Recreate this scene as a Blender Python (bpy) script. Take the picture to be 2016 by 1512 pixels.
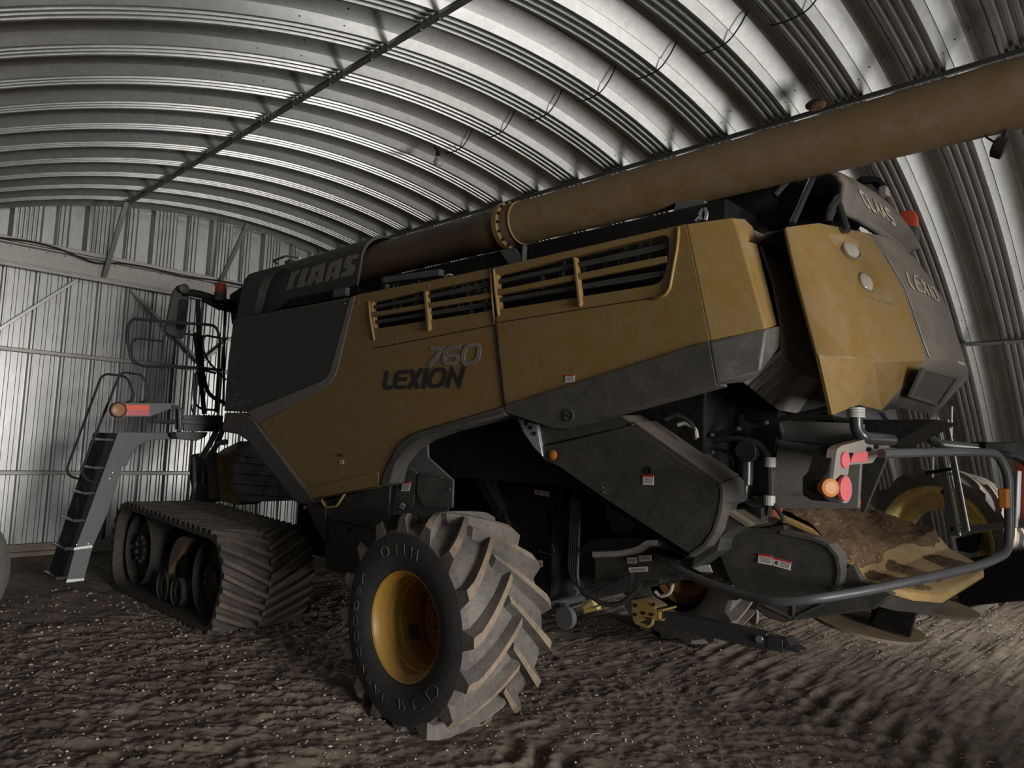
import bpy, bmesh, math, random
import numpy as np
from mathutils import Vector, Matrix, noise as mnoise
from math import sin, cos, pi, radians as rad, sqrt, atan2, hypot

for o in list(bpy.data.objects): bpy.data.objects.remove(o)
scene = bpy.context.scene
COL = scene.collection
random.seed(7)

# ------------------------------------------------------------------ camera
# Solved from the vanishing points of the photo (2016x1512): X runs along the
# machine towards its tail, Y away from the viewer across the hall, Z is up.
CX, CY = 1008.0, 756.0
_a = Vector((-450 - CX, 825 - CY)); _b = Vector((2360 - CX, 935 - CY))
FPX = sqrt(-(_a.x*_b.x + _a.y*_b.y))
_X = -Vector((_a.x, _a.y, FPX)).normalized()
_Y = Vector((_b.x, _b.y, FPX)).normalized()
_Z = -_X.cross(_Y)
if _Z.y > 0: _Z = -_Z
CAM = Vector((0, 0, 2.0))
# world direction of an image-space direction (x right, y down, z forward)
def _w(d): return Vector((_X.dot(d), _Y.dot(d), _Z.dot(d)))
cam_d = bpy.data.cameras.new('camera'); cam = bpy.data.objects.new('camera', cam_d); COL.objects.link(cam)
_r, _u, _f = _w(Vector((1, 0, 0))), _w(Vector((0, -1, 0))), _w(Vector((0, 0, 1)))
cam.matrix_world = Matrix(((_r.x, _u.x, -_f.x, CAM.x), (_r.y, _u.y, -_f.y, CAM.y), (_r.z, _u.z, -_f.z, CAM.z), (0, 0, 0, 1)))
cam_d.sensor_fit = 'HORIZONTAL'; cam_d.sensor_width = 36.0; cam_d.lens = FPX*36.0/2016.0
cam_d.clip_start = 0.05; cam_d.clip_end = 200
scene.camera = cam
def ray(px, py): return _w(Vector((px - CX, py - CY, FPX)))
def U(px, py, y):            # the point of the plane at depth y seen at a pixel of the photo
    d = ray(px, py); return CAM + d*((y - CAM.y)/d.y)
def UX(px, py, x):
    d = ray(px, py); return CAM + d*((x - CAM.x)/d.x)
def UZ(px, py, z):
    d = ray(px, py); return CAM + d*((z - CAM.z)/d.z)

# ------------------------------------------------------------------ light
scene.view_settings.view_transform = 'Standard'; scene.view_settings.look = 'None'
scene.view_settings.exposure = -0.38; scene.view_settings.gamma = 1.0
world = bpy.data.worlds.new('world'); scene.world = world; world.use_nodes = True
world.node_tree.nodes['Background'].inputs[0].default_value = (0.62, 0.74, 0.9, 1)
world.node_tree.nodes['Background'].inputs[1].default_value = 0.1
def area(name, loc, target, sx, sy, energy, col, spread=180):
    l = bpy.data.lights.new(name, 'AREA'); l.shape = 'RECTANGLE'; l.size = sx; l.size_y = sy; l.energy = energy; l.color = col
    l.spread = rad(spread)
    o = bpy.data.objects.new(name, l); COL.objects.link(o); o.location = loc
    o.rotation_euler = (Vector(target) - Vector(loc)).to_track_quat('-Z', 'Y').to_euler(); return o
XE = 3.2                         # end wall with the open door leaves, behind the viewer
area('doorway_fill', (XE - .06, 1.7, 2.9), (-6, 3.0, 1.8), 3.6, 2.4, 62, (1.0, 0.965, 0.90))  # added fill inside the doorway, brightens the near side of the tail
area('daylight_outside_door', (10.0, 1.8, 2.0), (-7, 1.4, .9), 4.6, 3.4, 2600, (1.0, 0.975, 0.94))
area('ceiling_fill', (XE + 1.6, 10.6, 2.4), (-6, 9.6, 8.0), 7.0, 5.0, 620, (1.0, 0.98, 0.94), 110)  # added fill tilted up at the ceiling, kept off the floor
area('daylight_through_far_gap', (XE + .8, 11.6, 1.6), (-2.2, 10.2, .2), 2.4, 2.2, 170, (1.0, 0.98, 0.95), 75)
area('cool_wall_fill', (-10.9, -2.6, 1.15), (-13.4, 2.2, 1.2), 1.0, 1.7, 14, (0.62, 0.8, 1.0), 80)  # added cool fill for the far wall; no opening is built here

# ------------------------------------------------------------------ materials
def newmat(name):
    m = bpy.data.materials.new(name); m.use_nodes = True
    nt = m.node_tree; b = nt.nodes['Principled BSDF']; return m, nt, b
def N(nt, t, **k):
    n = nt.nodes.new(t)
    for a, v in k.items():
        if a in n.inputs: n.inputs[a].default_value = v
        else: setattr(n, a, v)
    return n
def coords(nt, scale=(1, 1, 1), kind='Object'):
    tc = N(nt, 'ShaderNodeTexCoord'); mp = N(nt, 'ShaderNodeMapping'); mp.inputs['Scale'].default_value = scale
    nt.links.new(tc.outputs[kind], mp.inputs[0]); return mp.outputs[0]
def ramp(nt, fac, stops):
    r = N(nt, 'ShaderNodeValToRGB'); e = r.color_ramp.elements
    while len(e) < len(stops): e.new(0.5)
    for i, (p, c) in enumerate(stops):
        e[i].position = p; e[i].color = (c[0], c[1], c[2], 1)
    nt.links.new(fac, r.inputs[0]); return r.outputs[0]
def rgbmix(nt, fac, a, b, mode='MIX'):
    m = N(nt, 'ShaderNodeMix', data_type='RGBA', blend_type=mode)
    for s, v in (('Factor', fac), ('A', a), ('B', b)):
        i = [q for q in m.inputs if q.name == s and q.enabled][0]
        if isinstance(v, bpy.types.NodeSocket): nt.links.new(v, i)
        elif s == 'Factor': i.default_value = v
        else: i.default_value = (v[0], v[1], v[2], 1)
    return [q for q in m.outputs if q.enabled][0]
def noise_tex(nt, vec, scale, detail=5, rough=0.6, dist=0.0):
    n = N(nt, 'ShaderNodeTexNoise'); n.inputs['Scale'].default_value = scale; n.inputs['Detail'].default_value = detail
    n.inputs['Roughness'].default_value = rough; n.inputs['Distortion'].default_value = dist
    nt.links.new(vec, n.inputs['Vector']); return n.outputs['Fac']
def bump(nt, b, h, strength=0.3, dist=0.01):
    n = N(nt, 'ShaderNodeBump'); n.inputs['Strength'].default_value = strength; n.inputs['Distance'].default_value = dist
    nt.links.new(h, n.inputs['Height']); nt.links.new(n.outputs[0], b.inputs['Normal']); return n
def dusty(name, col, dust=(0.30, 0.22, 0.13), rough=0.5, metal=0.0, amount=0.35, top=0.6, bumps=0.06, scale=6.0, speck=0.38):
    """painted or moulded surface with fine dust, thicker where it can settle"""
    m, nt, b = newmat(name); v = coords(nt)
    n1 = noise_tex(nt, v, scale, 6, 0.65); n2 = noise_tex(nt, v, scale*14, 3, 0.7)
    f1 = ramp(nt, n1, [(0.35, (0, 0, 0)), (0.75, (amount,)*3)])
    f2 = ramp(nt, n2, [(0.55, (0, 0, 0)), (0.72, (speck,)*3)])
    g = N(nt, 'ShaderNodeNewGeometry'); sp = N(nt, 'ShaderNodeSeparateXYZ'); nt.links.new(g.outputs['Normal'], sp.inputs[0])
    up = ramp(nt, sp.outputs['Z'], [(0.25, (0, 0, 0)), (0.9, (top,)*3)])
    s1 = rgbmix(nt, 1.0, f1, f2, 'ADD'); s2 = rgbmix(nt, 1.0, s1, up, 'ADD')
    c = rgbmix(nt, s2, col, dust)
    nt.links.new(c, b.inputs['Base Color'])
    b.inputs['Metallic'].default_value = metal
    rr = ramp(nt, n1, [(0.3, (rough - 0.06,)*3), (0.7, (min(1, rough + 0.18),)*3)]); nt.links.new(rr, b.inputs['Roughness'])
    if bumps: bump(nt, b, n2, bumps, 0.004)
    return m
def flat(name, col, rough=0.5, metal=0.0, **k):
    m, nt, b = newmat(name); v = coords(nt); n = noise_tex(nt, v, 30, 4)
    c = rgbmix(nt, n, [x*0.8 for x in col], [min(1, x*1.2) for x in col]); nt.links.new(c, b.inputs['Base Color'])
    b.inputs['Roughness'].default_value = rough; b.inputs['Metallic'].default_value = metal
    for kk, vv in k.items(): b.inputs[kk].default_value = vv
    return m
def galvanised(name, base, rough, metal, stretch=(1, 1, 1)):
    m, nt, b = newmat(name); v = coords(nt, stretch)
    vo = N(nt, 'ShaderNodeTexVoronoi'); vo.inputs['Scale'].default_value = 28; nt.links.new(v, vo.inputs['Vector'])
    n1 = noise_tex(nt, v, 1.6, 6, 0.7); n2 = noise_tex(nt, v, 60, 3, 0.7)
    c0 = ramp(nt, n1, [(0.3, [x*0.88 for x in base]), (0.7, [x*1.06 for x in base])])
    sp = ramp(nt, vo.outputs['Color'], [(0.2, (0.93,)*3), (0.8, (1.04,)*3)])
    c1 = rgbmix(nt, 1.0, c0, sp, 'MULTIPLY')
    st = ramp(nt, n2, [(0.3, (0.97, 0.968, 0.96)), (0.62, (1, 1, 1))])
    c2 = rgbmix(nt, 1.0, c1, st, 'MULTIPLY'); nt.links.new(c2, b.inputs['Base Color'])
    b.inputs['Metallic'].default_value = metal
    rr = ramp(nt, n2, [(0.3, (rough - 0.02,)*3), (0.7, (rough + 0.04,)*3)]); nt.links.new(rr, b.inputs['Roughness'])
    bump(nt, b, n2, 0.012, 0.002)
    return m
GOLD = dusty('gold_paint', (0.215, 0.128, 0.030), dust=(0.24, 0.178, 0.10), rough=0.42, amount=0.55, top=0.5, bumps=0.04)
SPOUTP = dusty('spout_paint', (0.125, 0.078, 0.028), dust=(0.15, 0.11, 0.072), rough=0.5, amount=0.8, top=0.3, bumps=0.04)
DARKPL = dusty('dark_grey_panel', (0.030, 0.030, 0.028), dust=(0.15, 0.125, 0.095), rough=0.55, amount=0.25, top=0.5)
GREYPL = dusty('grey_plastic', (0.05, 0.049, 0.047), dust=(0.19, 0.16, 0.13), rough=0.5, amount=0.3, top=0.5)
DUSTYGREY = dusty('grey_plastic_dusted', (0.12, 0.11, 0.098), dust=(0.26, 0.215, 0.16), rough=0.7, amount=0.7, top=0.5, bumps=0.15, speck=0.4)
STEELGREY = dusty('grey_painted_steel', (0.085, 0.09, 0.095), dust=(0.2, 0.18, 0.15), rough=0.45, amount=0.25, top=0.3)
LIGHTGREY = dusty('light_grey_paint', (0.12, 0.127, 0.135), dust=(0.2, 0.18, 0.15), rough=0.5, amount=0.3, top=0.3)
STRIPE = dusty('silver_stripe', (0.16, 0.155, 0.145), rough=0.5, amount=0.3, top=0.2)
STRIPE_L = dusty('pale_stripe', (0.42, 0.41, 0.39), rough=0.5, amount=0.2, top=0.2)
LOGO_G = flat('logo_grey', (0.20, 0.185, 0.16), 0.55)
LOGO_L = flat('logo_cream', (0.46, 0.41, 0.33), 0.6)
LOGO_D = flat('logo_dark', (0.022, 0.021, 0.02), 0.5)
BLACK = dusty('black_part', (0.006, 0.006, 0.006), dust=(0.06, 0.05, 0.04), rough=0.65, amount=0.2, top=0.15)
BLACK.node_tree.nodes['Principled BSDF'].inputs['Specular IOR Level'].default_value = 0.2
BLACKTUBE = flat('black_tube_paint', (0.035, 0.036, 0.038), 0.28)
GREYTUBE = dusty('grey_tube_paint', (0.060, 0.063, 0.07), dust=(0.15, 0.135, 0.12), rough=0.38, amount=0.2, top=0.15, bumps=0.02)
HOSE = flat('rubber_hose', (0.03, 0.03, 0.03), 0.4)
SILVER = flat('bare_metal', (0.55, 0.55, 0.56), 0.3, 0.9)
ALU = flat('aluminium', (0.62, 0.62, 0.60), 0.38, 0.8)
ZINC = flat('zinc_plate', (0.42, 0.44, 0.47), 0.4, 0.5)
RED = flat('red_reflector', (0.75, 0.09, 0.10), 0.35)
REDHI = flat('orange_red_reflector', (0.9, 0.13, 0.06), 0.35)
PINK = flat('dusted_red_lens', (0.62, 0.13, 0.15), 0.4)
AMBER = flat('amber_lens', (0.40, 0.13, 0.010), 0.5)
AMBERD = flat('brown_amber_lens', (0.35, 0.19, 0.10), 0.2)
BEACON = flat('orange_beacon', (0.72, 0.11, 0.04), 0.4)
STICK = flat('white_sticker', (0.62, 0.58, 0.54), 0.5)
STICKRED = flat('sticker_red', (0.5, 0.03, 0.03), 0.5)
STICKINK = flat('sticker_ink', (0.05, 0.05, 0.05), 0.5)
RIMY = dusty('yellow_rim_paint', (0.43, 0.235, 0.03), dust=(0.30, 0.2, 0.1), rough=0.38, amount=0.4, top=0.2, bumps=0.03)
RIMPALE = dusty('pale_yellow_rim', (0.60, 0.47, 0.14), dust=(0.25, 0.17, 0.10), rough=0.5, amount=0.9, top=0.2, bumps=0.05)
WOOD = flat('weathered_wood', (0.28, 0.22, 0.17), 0.8)
CABLE = flat('dark_cable', (0.02, 0.02, 0.02), 0.5)
ORANGE = flat('faded_red_paint', (0.55, 0.09, 0.05), 0.45)
def rubber(name, col, dust, amt):
    m, nt, b = newmat(name); v = coords(nt)
    n1 = noise_tex(nt, v, 3.5, 8, 0.75); n2 = noise_tex(nt, v, 45, 4, 0.7)
    f = ramp(nt, n1, [(0.38, (amt*0.35,)*3), (0.62, (amt,)*3)])
    f2 = ramp(nt, n2, [(0.4, (0.75,)*3), (0.7, (1.1,)*3)])
    ff = rgbmix(nt, 1.0, f, f2, 'MULTIPLY')
    c = rgbmix(nt, ff, col, dust); nt.links.new(c, b.inputs['Base Color']); b.inputs['Roughness'].default_value = 0.75
    bump(nt, b, n2, 0.35, 0.006); return m
RUBBER = rubber('tyre_rubber', (0.035, 0.035, 0.037), (0.25, 0.215, 0.18), 0.75)
LUGDUST = rubber('worn_lug_face', (0.09, 0.075, 0.06), (0.36, 0.27, 0.19), 0.95)
SIDEWALL = rubber('tyre_sidewall', (0.022, 0.022, 0.024), (0.11, 0.10, 0.09), 0.3)
BELT = rubber('track_rubber', (0.025, 0.024, 0.023), (0.17, 0.135, 0.10), 0.55)
BELTDRY = rubber('dusty_track_bar', (0.05, 0.044, 0.038), (0.20, 0.16, 0.125), 0.75)
WALLM = galvanised('galvanised_arch_sheet', (0.46, 0.46, 0.445), 0.32, 0.85, (1, .5, .5))
ENDM = galvanised('galvanised_wall_sheet', (0.42, 0.418, 0.412), 0.36, 0.8, (1, 1, 0.2))
BEAMM = galvanised('galvanised_beam', (0.34, 0.325, 0.30), 0.45, 0.5)
PURLM = galvanised('dull_steel_bar', (0.16, 0.16, 0.15), 0.55, 0.4)
GRAIN = None
def grain_mat(name, dark, mid, light, scale=120):
    m, nt, b = newmat(name); v = coords(nt)
    n1 = noise_tex(nt, v, 2.2, 8, 0.7); n2 = noise_tex(nt, v, scale, 3, 0.8)
    vo = N(nt, 'ShaderNodeTexVoronoi'); vo.inputs['Scale'].default_value = scale*0.6; nt.links.new(v, vo.inputs['Vector'])
    c1 = ramp(nt, n1, [(0.3, dark), (0.7, mid)])
    sp = ramp(nt, vo.outputs['Color'], [(0.72, (0, 0, 0)), (0.98, (.8, .8, .8))])
    c2 = rgbmix(nt, sp, c1, light)
    gr = ramp(nt, n2, [(0.35, (0.6,)*3), (0.65, (1.15,)*3)])
    c3 = rgbmix(nt, 1.0, c2, gr, 'MULTIPLY'); nt.links.new(c3, b.inputs['Base Color']); b.inputs['Roughness'].default_value = 0.95
    b.inputs['Specular IOR Level'].default_value = 0.15
    bump(nt, b, n2, 0.9, 0.012); return m
CHAFF = grain_mat('chaff_and_husks', (0.09, 0.055, 0.032), (0.20, 0.125, 0.07), (0.48, 0.34, 0.2), 90)

# ------------------------------------------------------------------ mesh helpers
class MB:
    def __init__(s): s.v = []; s.f = []; s.m = []; s.cur = 0
    def mat(s, i): s.cur = i; return s
    def add(s, vs, fs):
        o = len(s.v); s.v += [tuple(x) for x in vs]; s.f += [tuple(i + o for i in f) for f in fs]; s.m += [s.cur]*len(fs); return s
    def box(s, c, size, rot=None):
        hx, hy, hz = size[0]/2, size[1]/2, size[2]/2
        vs = [Vector((x, y, z)) for x in (-hx, hx) for y in (-hy, hy) for z in (-hz, hz)]
        if rot is not None: vs = [rot @ v for v in vs]
        c = Vector(c); return s.add([c + v for v in vs], [(0, 1, 3, 2), (4, 6, 7, 5), (0, 4, 5, 1), (2, 3, 7, 6), (0, 2, 6, 4), (1, 5, 7, 3)])
    def bar(s, a, b, w, h, up=(0, 0, 1)):
        a, b = Vector(a), Vector(b); d = b - a; L = d.length; d.normalize(); up = Vector(up)
        sx = d.cross(up)
        if sx.length < 1e-4: sx = d.cross(Vector((0, 1, 0)))
        sx.normalize(); uz = sx.cross(d)
        return s.box((a + b)/2, (L, w, h), Matrix((d, sx, uz)).transposed())
    def prism(s, pts, off):
        n = len(pts); pts = [Vector(p) for p in pts]; off = Vector(off)
        return s.add(pts + [p + off for p in pts], [tuple(range(n)), tuple(range(2*n - 1, n - 1, -1))] + [(i, (i + 1) % n + 0, (i + 1) % n + n, i + n)[::-1] for i in range(n)])
    def loft(s, rings, close=True, caps=True):
        n = len(rings[0]); vs = [p for r in rings for p in r]; fs = []
        for k in range(len(rings) - 1):
            for i in range(n if close else n - 1):
                j = (i + 1) % n; fs.append((k*n + i, k*n + j, (k + 1)*n + j, (k + 1)*n + i))
        if caps and close: fs.append(tuple(range(n))[::-1]); fs.append(tuple((len(rings) - 1)*n + i for i in range(n)))
        return s.add(vs, fs)
    def tube(s, pts, r, seg=10, closed=False):
        pts = [Vector(p) for p in pts]; n = len(pts); rings = []; prev = None
        for i, p in enumerate(pts):
            a = pts[(i - 1) % n] if (closed or i > 0) else p; b = pts[(i + 1) % n] if (closed or i < n - 1) else p
            t = (b - a).normalized()
            if prev is None:
                u = t.cross(Vector((0, 0, 1)));
                if u.length < 1e-3: u = t.cross(Vector((1, 0, 0)))
                u.normalize()
            else:
                u = (prev - t*prev.dot(t)).normalized()
            prev = u; w = t.cross(u); rr = r[i] if isinstance(r, (list, tuple)) else r
            rings.append([p + (u*cos(2*pi*k/seg) + w*sin(2*pi*k/seg))*rr for k in range(seg)])
        if closed: rings.append(rings[0]); return s.loft(rings, True, False)
        return s.loft(rings, True, True)
    def lathe(s, prof, c, axis=(0, 1, 0), seg=48, caps=False):
        """prof: list of (axial, radius)"""
        ax = Vector(axis).normalized(); u = ax.cross(Vector((0, 0, 1)))
        if u.length < 1e-3: u = Vector((1, 0, 0))
        u.normalize(); w = ax.cross(u); c = Vector(c)
        rings = [[c + ax*a + (u*cos(2*pi*k/seg) + w*sin(2*pi*k/seg))*r for k in range(seg)] for a, r in prof]
        return s.loft(rings, True, caps)
    def build(s, name, mats, parent=None, smooth=False, bevel=0, seg=2, angle=35, weld=False, out=None):
        me = bpy.data.meshes.new(name); me.from_pydata(s.v, [], s.f)
        if not isinstance(mats, (list, tuple)): mats = [mats]
        for q in mats: me.materials.append(q)
        me.polygons.foreach_set('material_index', s.m); me.update()
        bm = bmesh.new(); bm.from_mesh(me)
        if weld: bmesh.ops.remove_doubles(bm, verts=bm.verts, dist=1e-5)
        bmesh.ops.recalc_face_normals(bm, faces=bm.faces)
        if out is not None and sum(f.normal.dot(Vector(out))*f.calc_area() for f in bm.faces) < 0: bmesh.ops.reverse_faces(bm, faces=bm.faces)
        big = [f for f in bm.faces if len(f.verts) > 4]
        if big: bmesh.ops.triangulate(bm, faces=big)
        bm.to_mesh(me); bm.free()
        o = bpy.data.objects.new(name, me); COL.objects.link(o)
        if parent is not None: o.parent = parent
        if smooth:
            me.polygons.foreach_set('use_smooth', [True]*len(me.polygons))
            me.set_sharp_from_angle(angle=rad(angle))
        if bevel:
            b = o.modifiers.new('bevel', 'BEVEL'); b.width = bevel; b.segments = seg; b.limit_method = 'ANGLE'; b.angle_limit = rad(30)
            b.use_clamp_overlap = True
            me.polygons.foreach_set('use_smooth', [True]*len(me.polygons)); me.set_sharp_from_angle(angle=rad(50))
        return o
def fillet(pts, r, n=5):
    pts = [Vector(p) for p in pts]; out = [pts[0]]
    for i in range(1, len(pts) - 1):
        a, p, b = pts[i - 1], pts[i], pts[i + 1]; d1 = (a - p); d2 = (b - p)
        rr = min(r, d1.length*0.45, d2.length*0.45); q1 = p + d1.normalized()*rr; q2 = p + d2.normalized()*rr
        for k in range(n + 1):
            t = k/n; out.append(q1*(1 - t)**2 + p*2*t*(1 - t) + q2*t*t)
    out.append(pts[-1]); return out
def fillet_closed(pts, r, n=4):
    pts = [Vector(p) for p in pts]; out = []; m = len(pts)
    for i in range(m):
        a, p, b = pts[i - 1], pts[i], pts[(i + 1) % m]; d1 = (a - p); d2 = (b - p)
        rr = r[i] if isinstance(r, (list, tuple)) else r
        rr = min(rr, d1.length*0.45, d2.length*0.45)
        if rr < 1e-4: out.append(p); continue
        q1 = p + d1.normalized()*rr; q2 = p + d2.normalized()*rr
        for k in range(n + 1):
            t = k/n; out.append(q1*(1 - t)**2 + p*2*t*(1 - t) + q2*t*t)
    return out
def PX(pts, y, r=0.0):
    """outline given at photo pixels, standing in the vertical plane at depth y (or per-point y)"""
    out = [U(p[0], p[1], p[2] if len(p) > 2 else y) for p in pts]
    return fillet_closed(out, r) if r else out
def empty(name, loc, label=None, cat=None, group=None, kind=None, parent=None):
    o = bpy.data.objects.new(name, None); COL.objects.link(o); o.location = loc; o.empty_display_size = 0.3
    if parent is not None: o.parent = parent
    return tag(o, label, cat, group, kind)
def tag(o, label=None, cat=None, group=None, kind=None):
    if label: o['label'] = label
    if cat: o['category'] = cat
    if group: o['group'] = group
    if kind: o['kind'] = kind
    return o
def lab(o, t):
    for q in (o if isinstance(o, list) else [o]): q['label'] = t
    return o

# ------------------------------------------------------------------ the hall
YC, ZC, RA = 5.883, -4.217, 10.326          # arch: centre and inner crest radius
XW = -13.45                                  # far end wall
PER, PH = 0.78, -4.955                       # rib pitch and the position of one crest
crest = [(-.14, 0), (-.108, 0), (-.090, .032), (-.064, .032), (-.054, 0), (-.026, 0), (-.008, .032), (.018, .032), (.028, 0), (.056, 0), (.074, .032), (.100, .032), (.110, 0), (.14, 0),
         (.20, .075), (.206, .068), (.30, .168), (.335, .192), (.36, .198), (.365, .190), (.415, .190), (.42, .198), (.445, .192), (.48, .168), (.574, .068), (.58, .075)]
prof = []
k0 = int((XW - PH)/PER) - 1
crest = [(dx, d*(1.35 if d < .04 else 1.2)) for dx, d in crest]
for k in range(k0, 40):
    for dx, d in crest:
        x = PH + k*PER + dx
        if x < XW: continue
        if x > XE: break
        prof.append((x, d))
prof = [(XW, prof[0][1])] + prof + [(XE, prof[-1][1])]
th0 = math.acos(-ZC/RA)                      # angle from the vertical at which the arch meets the ground
NA = 110
mb = MB(); rings = []
for i in range(NA + 1):
    t = -th0*1.004 + 2*th0*1.004*i/NA
    rings.append([Vector((x, YC + (RA + d)*sin(t), ZC + (RA + d)*cos(t))) for x, d in prof])
mb.loft(rings, False)
arch = mb.build('ceiling', WALLM, smooth=True, angle=20); tag(arch, kind='structure')
def onarch(t, r=0.0): return Vector((0, YC + (RA - r)*sin(t), ZC + (RA - r)*cos(t)))
crests = [PH + k*PER for k in range(k0, 40) if XW + .1 < PH + k*PER < XE - .1]
def purlin(idx, yy, r=0.028):
    t = math.asin((yy - YC)/RA); p = onarch(t, r)
    m = MB(); m.bar((XW + .35, p.y, p.z), (XE - .1, p.y, p.z), 0.055, 0.05, (0, -sin(t), cos(t)))
    o = m.build('trim_%d' % idx, PURLM, bevel=0.004, seg=1); tag(o, kind='structure')
    b = MB()
    for x in crests:
        for dx in (-.135, .135):
            q = onarch(t, r + .032); b.lathe([(-.012, .012), (.006, .012), (.006, .0)], (x + dx, q.y, q.z), (0, sin(t), cos(t)), 6)
    lab(b.build('bolts', SILVER, o), 'row of shiny bolts')
    return t
purlin(1, 3.85); purlin(2, 7.82); purlin(3, 12.34); purlin(4, -0.6)
# small screws on the overlap seams of the arch sheets
for sm_i, yy in enumerate((3.35, 8.05, 12.0)):
    t = math.asin((yy - YC)/RA); b = MB()
    for x in crests:
        for dx, d in ((.17, .046), (.27, .16), (.39, .226), (.51, .16), (.61, .046)):
            for tt in (t, t - .045):
                q = onarch(tt, -d + .004); b.lathe([(-.004, .009), (.005, .008), (.005, 0)], (x + dx, q.y, q.z), (0, -sin(t), -cos(t)), 6)
    lab(b.build('seam_screws', PURLM, arch), 'screws along a sheet overlap')

# far end wall: ribbed sheets standing above a header beam, sliding door leaves below
def sheet(yprof, z0, z1f, x, pitch):
    m = MB(); bot = []; top = []
    for y, d in yprof:
        z1 = z1f(y)
        if z1 <= z0 + .02: z1 = z0 + .02
        bot.append(Vector((x + d, y, z0))); top.append(Vector((x + d, y, z1)))
    m.loft([bot, top], False); return m
def ztop(y):
    q = (RA + .15)**2 - (y - YC)**2; return ZC + sqrt(max(q, 0.1))
upper = [(0, 0)]
def rep(pattern, pitch, y0, y1):
    out = []; y = y0
    while y < y1:
        for dy, d in pattern:
            if y + dy < y1: out.append((y + dy, d))
        y += pitch
    return out
pu = []
for k in range(5): pu += [(.02 + k*.062, .0), (.032 + k*.062, -.026), (.046 + k*.062, -.026), (.058 + k*.062, 0)]
pu += [(.345, 0), (.40, -.10), (.56, -.10), (.60, -.06)]
for k in range(2): pu += [(.61 + k*.06, -.06), (.62 + k*.06, -.028), (.636 + k*.06, -.028), (.646 + k*.06, -.06)]
pu += [(.74, -.06), (.78, -.10), (.98, -.10), (1.03, 0)]
HB0, HB1 = 4.55, 4.92
wl = MB()
wl.loft([[Vector((XW + d, y, HB0 + .02)) for y, d in rep(pu, 1.05, -3.9, 15.8)], [Vector((XW + d, y, max(HB0 + .05, ztop(y)))) for y, d in rep(pu, 1.05, -3.9, 15.8)]], False)
pl = []
for y0 in (0.0, .15): pl += [(y0, 0), (y0 + .045, 0), (y0 + .05, -.03), (y0 + .062, -.03), (y0 + .067, 0), (y0 + .10, 0), (y0 + .105, -.03), (y0 + .117, -.03), (y0 + .122, 0)]
pl += [(.30, 0), (.312, -.08), (.35, -.08), (.362, 0), (.39, 0), (.40, .035), (.42, .035), (.43, 0)]
wl.loft([[Vector((XW + .01 + d, y, .10)) for y, d in rep(pl, .45, -3.9, 15.8)], [Vector((XW + .01 + d, y, min(HB0 + .03, max(.12, ztop(y))))) for y, d in rep(pl, .45, -3.9, 15.8)]], False)
wf = wl.build('wall_front', ENDM); tag(wf, kind='structure')
m = MB()      # header beam: web, flanges, rolled lip
m.box((XW + .09, 5.9, 4.735), (.05, 15.0, .30)); m.box((XW + .13, 5.9, 4.90), (.14, 15.0, .03)); m.box((XW + .14, 5.9, 4.585), (.14, 15.0, .03)); m.box((XW + .2, 5.9, 4.545), (.03, 15.0, .06))
m.box((XW + .17, 5.9, 4.96), (.03, 15.0, .07))
hb = m.build('trim_5', BEAMM, bevel=0.006, seg=1); tag(hb, kind='structure')
b = MB()
for k in range(60):
    y = -1.4 + k*.25; b.lathe([(0, .014), (.012, .012), (.012, 0)], (XW + .115, y, 4.855), (1, 0, 0), 6)
lab(b.build('rivets', PURLM, hb), 'row of dark rivets')
for i, z in enumerate((3.24, 1.31)):
    m = MB(); m.box((XW + .06, 5.9, z), (.06, 15, .07)); tag(m.build('trim_%d' % (6 + i), BEAMM, bevel=.01, seg=1), kind='structure')
XB = XW + .11
m = MB(); m.bar(UX(-60, 685, XB), UX(152, 551, XB), .05, .055, (1, 0, 0)); tag(m.build('trim_8', ENDM, bevel=.004, seg=1), kind='structure')
m = MB(); m.bar(UX(258, 570, XB), UX(395, 715, XB), .05, .055, (1, 0, 0)); tag(m.build('trim_9', BEAMM, bevel=.004, seg=1), kind='structure')
m = MB(); m.bar(UX(400, 710, XB), UX(455, 665, XB), .05, .055, (1, 0, 0)); tag(m.build('trim_10', BEAMM, bevel=.004, seg=1), kind='structure')
# kick braces from the header beam up to the arch
for i, (a, bb, zt) in enumerate((((205, 545), (249, 397), -12.75), ((430, 562), (488, 440), -12.75))):
    m = MB(); m.bar(UX(a[0], a[1], XW + .18), UX(bb[0], bb[1], zt), .075, .05, (1, 0, 0)); tag(m.build('trim_%d' % (11 + i), PURLM if i == 0 else STEELGREY, bevel=.004, seg=1), kind='structure')
m = MB(); m.box((XW + .05, 5.9, .13), (.10, 14.5, .13)); m.box((XW + .12, 5.9, .05), (.2, 14.5, .07)); tag(m.build('baseboard_front', WOOD, bevel=.01), kind='structure')
m = MB(); m.box((XW + .12, 2.12, 2.3), (.06, .09, 5.2)); tag(m.build('trim_13', BEAMM, bevel=.006), kind='structure')
# rear end wall with its open doorway (behind the viewer)
m = MB()
for y0, y1, z0, z1 in ((-4, -.25, 0, 6.3), (3.65, 9.4, 0, 6.3), (-.25, 3.65, 4.2, 6.3)):
    m.box((XE + .03, (y0 + y1)/2, (z0 + z1)/2), (.05, y1 - y0, z1 - z0))
tag(m.build('wall_rear', ENDM), kind='structure')
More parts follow.
